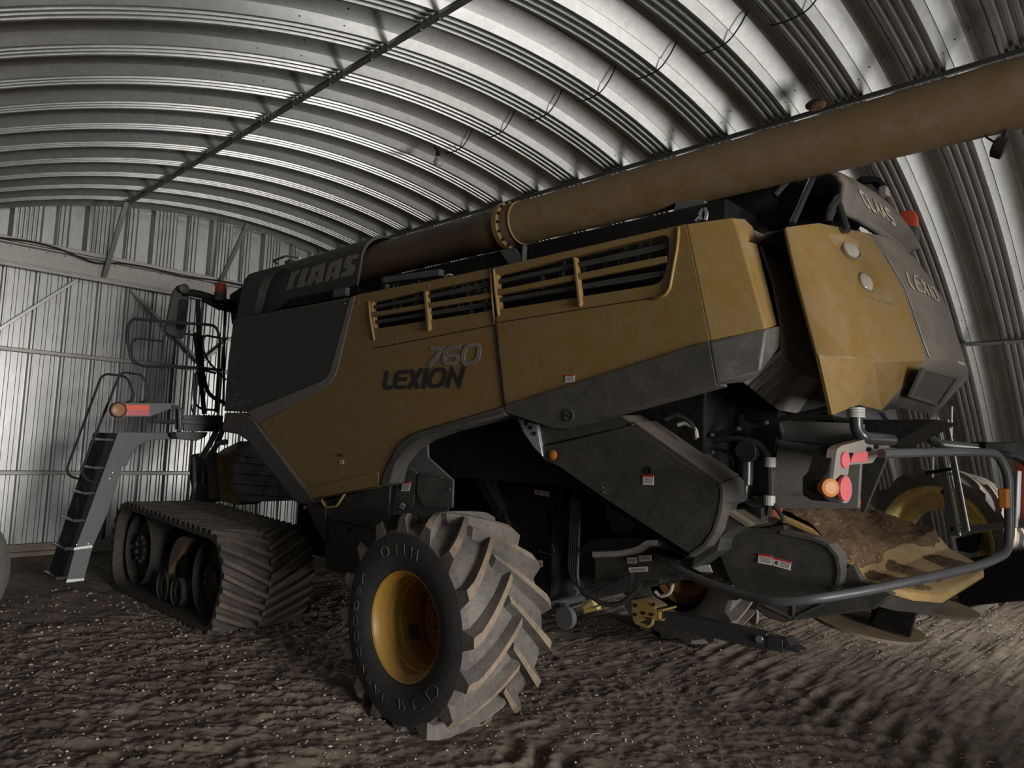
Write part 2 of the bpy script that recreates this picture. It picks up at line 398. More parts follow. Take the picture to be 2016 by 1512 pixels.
# electric cord stapled along the ceiling in shallow festoons
def archhit(px, py, rr=RA):
    d = ray(px, py); oy, oz = CAM.y - YC, CAM.z - ZC
    A = d.y**2 + d.z**2; B = 2*(oy*d.y + oz*d.z); K = oy*oy + oz*oz - rr*rr
    return CAM + d*((-B + sqrt(B*B - 4*A*K))/(2*A))
cord = MB(); prev = None
for k in range(-12, 9):
    x = PH + k*PER
    def P(x, dd): t = math.asin((6.22 - YC)/RA); q = onarch(t, dd); return Vector((x, q.y, q.z))
    if x < -8.0: continue
    cord.tube(fillet([P(x - .17, .015), P(x - .02, .04), P(x + .18, .02), P(x + .31, -.12), P(x + .37, -.225)], .12, 6), .008, 6)
tag(cord.build('electric_cord', CABLE, smooth=True), 'thin dark electric cord looping from rib to rib along the arched ceiling', 'cord')
bp = archhit(863, 296)
bulb = empty('light_bulb', bp, 'bare unlit glass light bulb hanging from the arched ceiling', 'light bulb')
m = MB(); m.lathe([(0, .02), (.0, .032), (.07, .03), (.075, .0)], (0, 0, -.09), (0, 0, 1), 16); m.tube([(0, 0, -.02), (-.05, -.03, .05)], .012, 8); m.build('socket', BLACK, bulb, smooth=True)
GLASSB = flat('frosted_bulb_glass', (0.55, 0.53, 0.48), 0.15); GLASSB.node_tree.nodes['Principled BSDF'].inputs['Transmission Weight'].default_value = 0.35
m = MB(); m.lathe([(0, 0), (.008, .03), (.03, .055), (.065, .066), (.10, .058), (.135, .034), (.16, .024)], (0, 0, -.245), (0, 0, 1), 20); m.build('glass', GLASSB, bulb, smooth=True)

# ------------------------------------------------------------------ earth floor
rng = np.random.RandomState(3)
_perm = rng.rand(256, 256)
def vn(x, y):
    xi = np.floor(x).astype(int); yi = np.floor(y).astype(int); fx = x - xi; fy = y - yi
    fx = fx*fx*(3 - 2*fx); fy = fy*fy*(3 - 2*fy)
    a = _perm[xi % 256, yi % 256]; b = _perm[(xi + 1) % 256, yi % 256]; c = _perm[xi % 256, (yi + 1) % 256]; d = _perm[(xi + 1) % 256, (yi + 1) % 256]
    return (a*(1 - fx) + b*fx)*(1 - fy) + (c*(1 - fx) + d*fx)*fy - .5
def fbm(x, y, o=4, g=.5):
    s = 0; a = 1
    for i in range(o): s = s + a*vn(x + 17*i, y + 31*i); x = x*2.03; y = y*2.03; a *= g
    return s
def warp(lo, hi, a, b, fine, coarse):
    out = [lo]
    while out[-1] < hi:
        p = out[-1]; d = 0 if a < p < b else min(abs(p - a), abs(p - b)); out.append(p + fine + min(coarse, d*.07))
    return np.array(out)
gx = warp(-14, 3.3, -8.2, -.6, .020, .3); gy = warp(-4, 15.6, .9, 5.2, .020, .3)
GX, GY = np.meshgrid(gx, gy, indexing='ij')
u = GX*.72 + GY*.69; w = -GX*.69 + GY*.72          # ripples run across the view
h = .020*fbm(GX*.8, GY*.8, 3) + .016*fbm(GX*3.1, GY*3.1, 4, .6)
msk = np.clip(1.2 - np.abs(u + 2.2)/2.6, 0, 1)
h += (.020*msk + .008)*np.abs(fbm(u*1.8 + .6*fbm(GX*2, GY*2, 2), w*6.5, 3, .5))*1.5
h += .014*np.abs(fbm(u*5, w*8, 3, .6))
h += .011*fbm(GX*24, GY*24, 4, .9)
h += .013*fbm(GX*11, GY*11, 5, .75)*(.5 + np.clip(fbm(GX*.7 + 9, GY*.7, 2)*2 + .5, 0, 1))
# lug prints of a tyre that rolled past: the near-right and the strip beside the wheel
def prints(cx, cy, ang, wid, length, pitch, depth):
    global h
    ca, sa = cos(ang), sin(ang); a = (GX - cx)*ca + (GY - cy)*sa; bb = -(GX - cx)*sa + (GY - cy)*ca
    inside = np.clip((wid/2 - np.abs(bb))/.06, 0, 1)*np.clip((length/2 - np.abs(a))/.2, 0, 1)
    ph = (a + np.abs(bb)*.6 + .09*fbm(GX*3.3, GY*3.3, 3))/pitch
    tri = np.abs((ph % 1) - .5)*2; h = h - inside*depth*np.clip((tri - .45)*4, 0, 1) + inside*depth*.35*np.clip((.5 - tri)*3, 0, 1)
prints(-1.9, 3.55, rad(3), .75, 3.2, .23, .035)
prints(-2.4, 6.3, rad(-28), .8, 6.0, .25, .022)
prints(-.6, 4.9, rad(-30), .8, 5.0, .25, .022)
# keep the ground level where things stand
def level(cx, cy, rx, ry, z=0.0):
    global h
    k = np.clip(1.5 - np.maximum(np.abs(GX - cx)/rx, np.abs(GY - cy)/ry), 0, 1); h = h*(1 - k) + z*k
level(-4.15, 3.7, .35, .5, -.012)
V = np.stack([GX, GY, h], -1).reshape(-1, 3); nx, ny = GX.shape
idx = np.arange(nx*ny).reshape(nx, ny); F = np.stack([idx[:-1, :-1], idx[1:, :-1], idx[1:, 1:], idx[:-1, 1:]], -1).reshape(-1, 4)
me = bpy.data.meshes.new('floor'); me.vertices.add(len(V)); me.vertices.foreach_set('co', V.ravel())
me.loops.add(F.size); me.loops.foreach_set('vertex_index', F.ravel()); me.polygons.add(len(F)); me.polygons.foreach_set('loop_start', np.arange(0, F.size, 4)); me.update(calc_edges=True)
me.polygons.foreach_set('use_smooth', [True]*len(F))
DIRT, nt, bs = newmat('packed_earth'); v = coords(nt)
n1 = noise_tex(nt, v, 0.9, 7, 0.65); n2 = noise_tex(nt, v, 75, 6, 0.85); n3 = noise_tex(nt, v, 7, 6, 0.7)
c1 = ramp(nt, n1, [(0.3, (0.28, 0.222, 0.172)), (0.55, (0.40, 0.328, 0.262)), (0.75, (0.50, 0.425, 0.35))])
c2 = rgbmix(nt, 1.0, c1, ramp(nt, n3, [(0.3, (0.62,)*3), (0.7, (1.2,)*3)]), 'MULTIPLY')
vo = N(nt, 'ShaderNodeTexVoronoi'); vo.inputs['Scale'].default_value = 55; nt.links.new(v, vo.inputs['Vector'])
sp_ = ramp(nt, vo.outputs['Color'], [(0.70, (0, 0, 0)), (0.97, (.8, .8, .8))])
dd = ramp(nt, vo.outputs['Distance'], [(0.28, (1, 1, 1)), (0.42, (0, 0, 0))]); spk = rgbmix(nt, 1.0, sp_, dd, 'MULTIPLY')
c3 = rgbmix(nt, spk, c2, (0.72, 0.65, 0.55)); c4 = rgbmix(nt, 1.0, c3, ramp(nt, n2, [(0.3, (0.65,)*3), (0.65, (1.15,)*3)]), 'MULTIPLY')
nt.links.new(c4, bs.inputs['Base Color']); bs.inputs['Roughness'].default_value = .95; bs.inputs['Specular IOR Level'].default_value = .15
hh = N(nt, 'ShaderNodeMath', operation='ADD'); nt.links.new(n2, hh.inputs[0]); nt.links.new(spk, hh.inputs[1]); bump(nt, bs, hh.outputs[0], 1.0, .022)
me.materials.append(DIRT)
fl = bpy.data.objects.new('floor', me); COL.objects.link(fl); tag(fl, kind='structure')

def ground(x, y):
    i = min(max(int(np.searchsorted(gx, x)), 0), len(gx) - 1); j = min(max(int(np.searchsorted(gy, y)), 0), len(gy) - 1); return float(h[i, j])
GR = random.Random(21); m = MB()
for k in range(9000):
    t_ = GR.random(); x = -10.5 + 10.2*GR.random()**.7; y = .9 + 7.5*GR.random()**1.3
    if GR.random() < .35: x, y = GR.uniform(-4.5, -.8), GR.uniform(8, 12)
    r_ = GR.uniform(.003, .0085)*(1 + .12*abs(x)); z_ = ground(x, y) + r_*.3; a_ = GR.uniform(0, 6.3); e_ = GR.uniform(.7, 1.9)
    ca, sa = cos(a_), sin(a_); P6 = [(r_*e_, 0, 0), (-r_*e_, 0, 0), (0, r_, 0), (0, -r_, 0), (0, 0, r_*.8), (0, 0, -r_*.8)]
    m.mat(k % 2); m.add([Vector((x + p[0]*ca - p[1]*sa, y + p[0]*sa + p[1]*ca, z_ + p[2])) for p in P6], [(0, 2, 4), (2, 1, 4), (1, 3, 4), (3, 0, 4), (2, 0, 5), (1, 2, 5), (3, 1, 5), (0, 3, 5)])
GRN = flat('pale_kernels', (0.50, 0.44, 0.35), .8); CLOD = flat('earth_crumbs', (0.24, 0.19, 0.145), .95)
lab(m.build('scattered_crumbs', [GRN, CLOD], fl), 'pale kernels and earth crumbs strewn all over the packed dirt floor')['kind'] = 'stuff'
m = MB()
for k in range(150):
    x, y = GR.uniform(-8, -.8), .9 + 5*GR.random()**1.4; a_ = GR.uniform(0, 6.3); L_ = GR.uniform(.03, .13); z_ = ground(x, y) + .008
    m.tube([Vector((x, y, z_)), Vector((x + L_*.5*cos(a_), y + L_*.5*sin(a_), z_ + .012)), Vector((x + L_*cos(a_ + .3), y + L_*sin(a_ + .3), z_))], .0016, 4)
lab(m.build('straw_stalks', flat('dry_straw', (.52, .42, .28), .7), fl), 'dry pale straw stalks lying on the earth floor')['kind'] = 'stuff'
# dark cable slung along the top of the header beam of the far wall
XC = XW + .24; cpts = [(0, 468), (60, 475), (110, 487), (190, 520), (235, 517), (300, 528), (360, 545), (440, 553), (560, 580)]
m = MB(); m.tube(fillet([UX(a, b, XC) for a, b in [(-60, 462)] + cpts], .4, 4), .016, 6)
tag(m.build('wall_cable', CABLE, smooth=True), 'black cable sagging along the top of the header beam on the far wall', 'cable')
# bird nest on the second roof bar
q = archhit(1606, 206, RA - .06); nb = MB(); rs_ = []
for i in range(7):
    f_ = i/6; rr_ = (.035 + .075*sin(pi*min(1, f_*.9 + .1)))*1.0; rs_.append([Vector((q.x + rr_*cos(a*.35)*(1 + .25*mnoise.noise(Vector((a, i, 3)))), q.y + rr_*sin(a*.35), q.z - .05 + .10*f_)) for a in range(18)])
nb.loft(rs_, True, True); tag(nb.build('bird_nest', CHAFF), 'small brown bird nest stuck on the roof bar above the unloading tube', 'nest')

# ------------------------------------------------------------------ more helpers
from mathutils.geometry import tessellate_polygon
def Wloc(o):
    v = Vector((0, 0, 0))
    while o is not None: v = v + o.location; o = o.parent
    return v
def P_(m, name, mat, parent, **k):
    """link the geometry (given in hall coordinates) as one mesh object under its parent"""
    o = m.build(name, mat, parent, **k); o.location = -Wloc(parent); return o
def plate(m, outer, holes, off):
    loops = [[Vector(p) for p in outer]] + [[Vector(p) for p in h] for h in holes]; off = Vector(off)
    flatv = [p for l in loops for p in l]; n = len(flatv)
    tr = tessellate_polygon(loops)
    fs = [tuple(t) for t in tr] + [tuple(i + n for i in t[::-1]) for t in tr]; s0 = 0
    for l in loops:
        k = len(l)
        for i in range(k): fs.append((s0 + i, s0 + (i + 1) % k, s0 + (i + 1) % k + n, s0 + i + n))
        s0 += k
    return m.add(flatv + [p + off for p in flatv], fs)
def PS(m, name, mat, parent, label=None, **k):
    """every loose piece of the geometry becomes a part of its own"""
    n = len(m.v); par = list(range(n))
    def find(a):
        while par[a] != a: par[a] = par[par[a]]; a = par[a]
        return a
    for f in m.f:
        r = find(f[0])
        for i in f[1:]: par[find(i)] = r
    groups = {}
    for fi, f in enumerate(m.f): groups.setdefault(find(f[0]), []).append(fi)
    out = []
    for fl in groups.values():
        mm = MB(); mp = {}
        for fi in fl:
            for i in m.f[fi]:
                if i not in mp: mp[i] = len(mm.v); mm.v.append(m.v[i])
            mm.f.append(tuple(mp[i] for i in m.f[fi])); mm.m.append(m.m[fi])
        o = P_(mm, name, mat, parent, **k)
        if label: o['label'] = label
        out.append(o)
    return out
def PP(px, py, p0, n):       # the point of any plane seen at a pixel
    d = ray(px, py); n = Vector(n); return CAM + d*((Vector(p0) - CAM).dot(n)/d.dot(n))
_rc = [0]
def ribbon(m, pts, w, f, thick=(0, -.004, 0), closed=False):
    _rc[0] += 1; thick = Vector(thick)*(1 + .35*(_rc[0] % 4))
    return ribbon_(m, pts, w, f, thick, closed)
def ribbon_(m, pts, w, f, thick, closed):
    """flat lettering stroke: pts in drawing units, f maps a drawing point to the surface"""
    pts = [Vector((p[0], p[1])) for p in pts]; n = len(pts); L = []; R = []
    for i, p in enumerate(pts):
        a = pts[i - 1] if (i or closed) else p; b = pts[(i + 1) % n] if (i < n - 1 or closed) else p
        d1 = (p - a).normalized() if (p - a).length > 1e-9 else None; d2 = (b - p).normalized() if (b - p).length > 1e-9 else None
        if d1 is None: d1 = d2
        if d2 is None: d2 = d1
        t = (d1 + d2)
        t = t.normalized() if t.length > .2 else d1
        nn = Vector((-t.y, t.x)); k = w/2/max(.5, abs(nn.dot(Vector((-d1.y, d1.x))))); L.append(p + nn*k); R.append(p - nn*k)
    th = Vector(thick); vs = []; fs = []
    for a, b in zip(L, R):
        A, B = f(a.x, a.y), f(b.x, b.y); vs += [A, B, A + th, B + th]
    for i in range(n if closed else n - 1):
        j = (i + 1) % n; a, b = i*4, j*4
        fs += [(a + 2, a + 3, b + 3, b + 2), (a, a + 2, b + 2, b), (a + 1, b + 1, b + 3, a + 3)]
    if not closed: fs += [(0, 1, 3, 2), (4*n - 4, 4*n - 2, 4*n - 1, 4*n - 3)]
    m.add(vs, fs)
def poly2(m, pts, f, thick=(0, -.004, 0)): plate(m, [f(*p) for p in pts], [], thick)
ROUND_O = [(.25, 0), (.75, 0), (1, .2), (1, .8), (.75, 1), (.25, 1), (0, .8), (0, .2)]
GL = {'L': [[(0, 1), (0, .15), (.15, 0), (.9, 0)]], 'E': [[(1, 1), (.15, 1), (0, .85), (0, .15), (.15, 0), (1, 0)], [(0, .5), (.9, .5)]], 'X': [[(0, 1), (1, 0)], [(1, 1), (0, 0)]],
      'I': [[(.5, 0), (.5, 1)]], 'O': [ROUND_O + [ROUND_O[0]]], 'N': [[(0, 0), (0, 1), (1, 0), (1, 1)]], '7': [[(0, 1), (1, 1), (.25, 0)]], '6': [[(1, 1), (.3, 1), (0, .8), (0, .2), (.2, 0), (.8, 0), (1, .2), (1, .45), (.85, .6), (0, .6)]],
      '0': [ROUND_O + [ROUND_O[0]]], 'A': [[(0, 0), (.5, 1), (1, 0)], [(.2, .4), (.8, .4)]], 'P': [[(0, 0), (0, 1), (.8, 1), (1, .85), (1, .6), (.8, .5), (0, .5)]], 'S': [[(1, .9), (.8, 1), (.2, 1), (0, .85), (0, .6), (1, .4), (1, .15), (.8, 0), (.2, 0), (0, .1)]],
      'H': [[(0, 0), (0, 1)], [(1, 0), (1, 1)], [(0, .5), (1, .5)]], 'Y': [[(0, 1), (.5, .5), (1, 1)], [(.5, .5), (.5, 0)]], 'B': [[(0, 0), (0, 1), (.8, 1), (1, .75), (.8, .5), (0, .5)], [(.8, .5), (1, .25), (.8, 0), (0, 0)]],
      'R': [[(0, 0), (0, 1), (.8, 1), (1, .8), (.8, .5), (0, .5)], [(.5, .5), (1, 0)]], 'D': [[(0, 0), (0, 1), (.7, 1), (1, .75), (1, .25), (.7, 0), (0, 0)]], 'G': [[(1, .85), (.75, 1), (.25, 1), (0, .8), (0, .2), (.25, 0), (.75, 0), (1, .2), (1, .5), (.6, .5)]], 'C': [[(1, .9), (.75, 1), (.25, 1), (0, .8), (0, .2), (.25, 0), (.75, 0), (1, .1)]]}
def text(m, s, f, h=1.0, cw=.62, gap=.25, slant=.18, w=.17, thick=(0, -.004, 0)):
    """f maps (u, v): u along the line (0..1 over the whole word), v up (0..1)"""
    adv = [(.2 if c == 'I' else (.35 if c == ' ' else cw)) + gap for c in s]; tot = sum(adv) - gap; x = 0
    for c, a in zip(s, adv):
        for st in GL.get(c, []):
            ww = a - gap
            pts = [(x + (p[0] if c != 'I' else .5)*ww + slant*p[1], p[1]) for p in st]; cl = pts[0] == pts[-1] and len(pts) > 3
            ribbon(m, pts[:-1] if cl else pts, w, lambda a_, b_: f(a_/(tot + slant), b_), thick, cl)
        x += a
def quadmap(p00, p10, p01, p11, surf):
    """bilinear map of the unit square onto the four photo pixels, lifted to the surface"""
    def f(u_, v_):
        x = (p00[0]*(1 - u_) + p10[0]*u_)*(1 - v_) + (p01[0]*(1 - u_) + p11[0]*u_)*v_
        y = (p00[1]*(1 - u_) + p10[1]*u_)*(1 - v_) + (p01[1]*(1 - u_) + p11[1]*u_)*v_
        return surf(x, y)
    return f
def sticker(px, y, parent, header=True, surf=None, name='warning_sticker', split=False):
    """px: bottom-left, bottom-right, top-right, top-left corners"""
    s = surf or (lambda a, b: U(a, b, y)); f = quadmap(px[0], px[1], px[3], px[2], s); m = MB(); out = Vector((0, -.003, 0))
    poly2(m, [(0, 0), (1, 0), (1, 1), (0, 1)], f, out)
    if header: m.mat(1); poly2(m, [(0, .8), (1, .8), (1, 1), (0, 1)], lambda a, b: f(a, b) + out, out*.4)
    m.mat(2)
    for v_ in (.62, .48, .34, .20): poly2(m, [(.45 if split else .12, v_), (.9, v_), (.9, v_ + .05), (.45 if split else .12, v_ + .05)], lambda a, b: f(a, b) + out, out*.4)
    if split: poly2(m, [(.08, .15), (.18, .3), (.1, .45), (.22, .7), (.34, .55), (.24, .4), (.36, .2), (.25, .25)], lambda a, b: f(a, b) + out, out*.4)
    o = P_(m, name, [STICK, STICKRED, STICKINK], parent); lab(o, 'small white sticker with printed lines' + (' and a red heading' if header else '')); return o
def screws(pxs, y, parent, r=.012, mat=SILVER, name='screws', lbl=None, surf=None, ax=(0, -1, 0)):
    m = MB()
    for p in pxs:
        q = surf(*p) if surf else U(p[0], p[1], y); m.lathe([(0, r), (.010, r*.85), (.012, 0)], q, ax, 8)
    return PS(m, {'screws': 'screw'}.get(name, name), mat, parent, lbl or 'bright bolt head', smooth=True)

# ------------------------------------------------------------------ the combine harvester
MC = 5.5                                                     # y of its centre plane
HV = empty('combine_harvester', (-4.9, MC, 0), 'large dirty yellow and dark grey combine harvester on rubber tracks parked inside the arched hall', 'combine harvester')
B = 3.85                                                     # y of the near body side
IN = (0, .05, 0)

# chassis and engine bay (dark inside)
m = MB()
m.box((-5.0, 5.55, 2.45), (5.4, 2.7, 1.45)); m.box((-4.9, 5.6, 3.42), (5.2, 2.3, .74)); m.box((-7.7, 5.5, 2.3), (1.6, 2.6, 1.9))
m.box((-5.2, 5.5, 1.45), (3.1, 1.9, .75)); m.box((-6.9, 5.5, 1.2), (1.6, 2.2, 1.0))
PS(m, 'chassis_section', BLACK, HV, bevel=.02)
m = MB(); m.prism([U(*p, 4.6) for p in ((1000, 850), (1230, 830), (1300, 900), (1250, 1080), (1100, 1110), (1090, 930))], (0, .5, 0)); m.box((-3.2, 5.6, 1.9), (1.9, 2.0, .8)); PS(m, 'straw_chamber', BLACK, HV, bevel=.02)
m = MB(); m.box((-9.5, 5.75, 2.9), (1.3, 1.5, 2.0)); m.box((-9.5, 5.75, 3.98), (1.7, 1.7, .2)); cab = P_(m, 'cab', DARKPL, HV, bevel=.05)
GLASS = flat('dark_cab_glass', (0.02, 0.025, 0.03), 0.08)
m = MB(); m.box((-9.55, 4.99, 3.0), (1.0, .02, 1.3)); P_(m, 'side_window', GLASS, cab)
m = MB(); m.box((-7.6, 5.75, 3.6), (1.9, 2.2, .75)); P_(m, 'grain_tank', DARKPL, HV, bevel=.06)

# near side: dark front panel
m = MB(); m.prism(PX([(459, 628), (690, 585), (651, 727), (643, 742), (630, 751), (484, 811), (441, 809), (448, 715)], B), IN)
sp1 = P_(m, 'front_side_panel', DARKPL, HV, bevel=.012)
m = MB(); fm = quadmap((455.5, 800), (494, 795), (455.5, 792), (494, 787), lambda a, b: U(a, b, B - .003)); text(m, 'APS HYBRID', fm, w=.12, thick=(0, -.002, 0), slant=.1)
for poly in (((459, 788), (461, 772), (464, 776), (468, 774), (472, 775), (470, 781), (466, 783), (464, 789)), ((458, 784), (466, 779), (465, 786))): poly2(m, poly, lambda a, b: U(a, b, B - .003), (0, -.002, 0))
lab(P_(m, 'lettering', GREYPL, sp1), 'faint grey APS HYBRID lettering with a small emblem')
screws(((685, 612), (680, 598), (707, 596)), B, sp1, .008)
m = MB(); m.prism(PX([(690, 585), (699, 582), (664, 728), (655, 750), (641, 762), (507, 834), (496, 822), (484, 811), (630, 751), (643, 742), (651, 727)], B - .004), IN)
lab(P_(m, 'grey_stripe', STRIPE, HV, bevel=.005, seg=1), 'pale grey stripe dividing dark and yellow panels')
# dark fender over the track
m = MB(); m.prism(PX([(436, 850), (441, 812), (476, 812, B), (495, 822), (512, 845), (616, 982), (600, 993), (586, 992), (575, 986), (485, 868), (467, 855)], B - .02), (0, .16, 0))
P_(m, 'track_fender', GREYPL, HV, bevel=.03, seg=3)
# yellow front side panel with louvre opening
gx_o = PX([(722, 590), (966, 541), (972, 617), (735, 668)], B)
m = MB()
plate(m, fillet_closed([U(*p, B) for p in [(700, 581), (965, 528), (993, 799), (860, 838), (815, 851), (783, 873), (755, 928), (746, 958), (614, 984), (510, 834), (641, 763), (656, 750), (665, 728)]], [.01, .01, .01, .1, .12, .12, .1, .01, .02, .02, .1, .1, .1], 3),
      [fillet_closed([U(*p, B) for p in [(731, 594), (966, 546), (970, 611), (737, 648)]], .04, 3)], IN)
ysp = P_(m, 'yellow_side_panel', GOLD, HV, bevel=.008)
def louvre(bezel, mull, yel, drk, parent):
    fr = MB()
    for seg_, r_ in bezel:
        fr.tube(fillet([U(p[0], p[1], (B - .012 if len(p) < 3 else p[2])) for p in seg_], .06, 4), r_, 8)
    for a, b in mull:
        fr.prism([U(a[0] - 2, a[1], B - .01), U(a[0] + 2.5, a[1], B - .01), U(b[0] + 2.5, b[1], B - .035), U(b[0] - .5, b[1] + 6, B - .035), U(b[0] - 3, b[1] - 4, B - .035)], (0, .05, 0))
    for a, b in yel: fr.bar(U(a[0], a[1], B + .01), U(b[0], b[1], B + .01), .04, .042)
    g = P_(fr, 'louvre_frame', GOLD, parent, bevel=.006, seg=2)
    dk = MB()
    for a, b in drk: dk.bar(U(a[0], a[1], B + .03), U(b[0], b[1], B + .03), .03, .035)
    lab(PS(dk, 'louvre_slat', DARKPL, parent, bevel=.003, seg=1), 'dark grey horizontal slat')
louvre([([(727, 594, B), (729, 625), (737, 670, B)], .014), ([(967, 530, B), (969, 585), (975, 640, B)], .012)], [((835, 572), (842, 645))], [((730, 621), (970, 582))], [((729, 607), (968, 560)), ((733, 636), (971, 598))], ysp)
m = MB()
for a, b in (((736, 686), (974, 640)), ((614, 984), (746, 957))): m.bar(U(a[0], a[1], B - .001), U(b[0], b[1], B - .001), .006, .006)
lab(PS(m, 'panel_seam', BLACK, ysp), 'thin dark seam line')
m = MB(); m.bar(U(602, 973, B - .004), U(746, 942, B - .004), .012, .12); lab(P_(m, 'lower_edge_strip', GOLD, ysp, bevel=.004), 'lighter folded strip along the lower edge')
# LEXION 760
sB = lambda a, b: U(a, b, B - .003)
m = MB(); z = lambda pts: [(740 + x/8.4, 660 + y/8.4) for x, y in pts]; W8 = 7.6
for st, cl in (([(190, 590), (148, 840), (165, 868), (272, 862)], 0), ([(540, 597), (400, 612), (352, 650), (320, 830), (350, 862), (490, 858)], 0), ([(335, 735), (518, 722)], 0), ([(597, 562), (700, 882)], 0), ([(770, 553), (540, 888)], 0), ([(850, 548), (790, 880)], 0),
               ([(960, 600), (1030, 562), (1110, 562), (1148, 610), (1140, 700), (1100, 800), (1030, 842), (935, 842), (893, 800), (900, 710)], 1), ([(1192, 865), (1270, 560), (1385, 830), (1472, 512)], 0)):
    ribbon(m, z(st), W8, sB, (0, -.002, 0), bool(cl))
ribbon(m, z([(1380, 855), (1440, 560)]), W8*.9, sB, (0, -.002, 0))
lab(P_(m, 'lettering', LOGO_D, ysp), 'dark LEXION lettering')
m = MB()
for st, cl in (([(905, 222), (1095, 212), (1075, 262), (880, 520)], 0), ([(1400, 190), (1220, 210), (1160, 262), (1130, 420), (1160, 462), (1290, 470), (1350, 420), (1355, 350), (1320, 330), (1160, 335)], 0), ([(1500, 200), (1570, 165), (1690, 160), (1715, 210), (1690, 380), (1620, 450), (1480, 470), (1438, 420), (1450, 290)], 1)):
    ribbon(m, z(st), W8, sB, (0, -.002, 0), bool(cl))
lab(P_(m, 'model_number', LOGO_G, ysp), 'grey number 760')
screws(((783, 665), (846, 563)), B, ysp, .007)
sticker(((669, 914), (677, 914), (677, 906), (669, 906)), B - .002, ysp, header=False)
m = MB(); m.lathe([(0, .016), (.02, .014), (.02, 0)], U(673, 896, B), (0, -1, 0), 10); P_(m, 'panel_catch', BLACK, ysp)

# yellow rear side panel, creased where it turns in towards the tail
Y1, Y2, Y3 = B, 3.93, 4.06
m = MB()
plate(m, fillet_closed([U(*p, B) for p in [(968, 528), (1336, 444), (1350, 441), (1397, 671), (1395, 672), (994, 799)]], [.03, 0, 0, 0, 0, .01], 2),
      [fillet_closed([U(*p, B) for p in [(977, 541), (1318, 460), (1317, 497), (1306, 558), (983, 610)]], [.01, .09, .05, .08, .02], 3)], IN)
yrp = P_(m, 'yellow_rear_panel', GOLD, HV, bevel=.008)
m = MB()
ca = [U(1336, 444, B), U(1350, 441, B), U(1395, 672, B), U(1397, 671, B)]
A0, A1 = U(1350, 441, B - .001), U(1397, 671, B - .001); B0, B1, B2 = U(1442, 428, Y2), U(1454, 455, Y2), U(1508, 647, Y2); Q0, Q1, Q2 = U(1467, 430, Y3), U(1484, 447, Y3 + .03), U(1531, 640, Y3 + .03)
qa, qb = U(1462, 447, Y2 + .05), U(1515, 500, Y3)
m.add([A0, A1, B0, B1, B2, Q0, Q1, Q2], [(0, 2, 3), (0, 3, 4, 1), (2, 5, 3), (5, 6, 3), (3, 6, 7, 4)])
ycp = P_(m, 'yellow_corner_panel', GOLD, HV, weld=True, out=(.5, -1, 0)); so = ycp.modifiers.new('thickness', 'SOLIDIFY'); so.thickness = .05; so.offset = -1
bv_ = ycp.modifiers.new('bevel', 'BEVEL'); bv_.width = .012; bv_.segments = 3; bv_.limit_method = 'ANGLE'; bv_.angle_limit = rad(12)
louvre([([(972, 531, B), (976, 575), (982, 622, B)], .014), ([(1336, 447, B), (1334, 482), (1318, 570), (1306, 584), (1285, 588, B)], .012)], [((1129, 506), (1140, 597))], [((975, 578), (1315, 511))], [((975, 557), (1320, 484)), ((980, 592), (1313, 538))], yrp)
m = MB(); m.bar(U(976, 636, B - .001), U(1300, 584, B - .001), .005, .005); m.bar(U(967, 530, B - .004), U(976, 640, B - .004), .014, .014, (1, 0, 0)); m.bar(U(976, 640, B - .004), U(994, 799, B - .004), .014, .014, (1, 0, 0)); lab(PS(m, 'panel_seam', BLACK, yrp), 'thin dark seam line')
sticker(((1113, 753), (1131, 752), (1131, 738), (1113, 738)), B - .002, yrp)
# lower dark trims
m = MB()
edge = [(993, 799), (1395, 672), (1410, 758), (1098, 843), (1086, 842), (996, 812)]
m.prism(fillet_closed([U(*p, B - .02) for p in edge], [0, 0, 0, .05, .05, 0], 2), (0, .14, 0))
P_(m, 'lower_trim', GREYPL, HV, bevel=.025, seg=3)
m = MB(); m.loft([[U(1395, 672, B - .02), U(1397, 672, B + .12), U(1411, 758, B + .12), U(1410, 758, B - .02)], [U(1508, 648, Y2 - .02), U(1508, 648, Y2 + .12), U(1500, 728, Y2 + .12), U(1497, 733, Y2 - .02)],
         [U(1535, 641, Y3), U(1536, 641, Y3 + .1), U(1534, 684, Y3 + .1), U(1533, 684, Y3)]])
m.loft([[U(1411, 758, B - .02), U(1497, 733, Y2 - .02), U(1466, 752, Y2)], [U(1411, 758, B + .1), U(1497, 733, Y2 + .1), U(1466, 752, Y2 + .1)]])
P_(m, 'rear_corner_trim', GREYPL, HV, bevel=.015)
m = MB(); m.lathe([(0, .045), (.012, .045), (.012, .028), (.004, .025), (.004, .012), (.016, .012), (.016, 0)], U(1121, 818, B - .02), (0, -1, 0), 20); P_(m, 'plug', DARKPL, HV, smooth=True)
m = MB()
arch_top = [(993, 799), (860, 838), (815, 851), (783, 873), (755, 928), (746, 958)]; arch_bot = [(768, 952), (778, 915), (802, 884), (835, 864), (880, 848), (996, 818)]
m.prism([U(*p, B - .02) for p in arch_top + arch_bot], (0, .16, 0)); P_(m, 'wheel_arch_trim', GREYPL, HV, bevel=.02, seg=3)
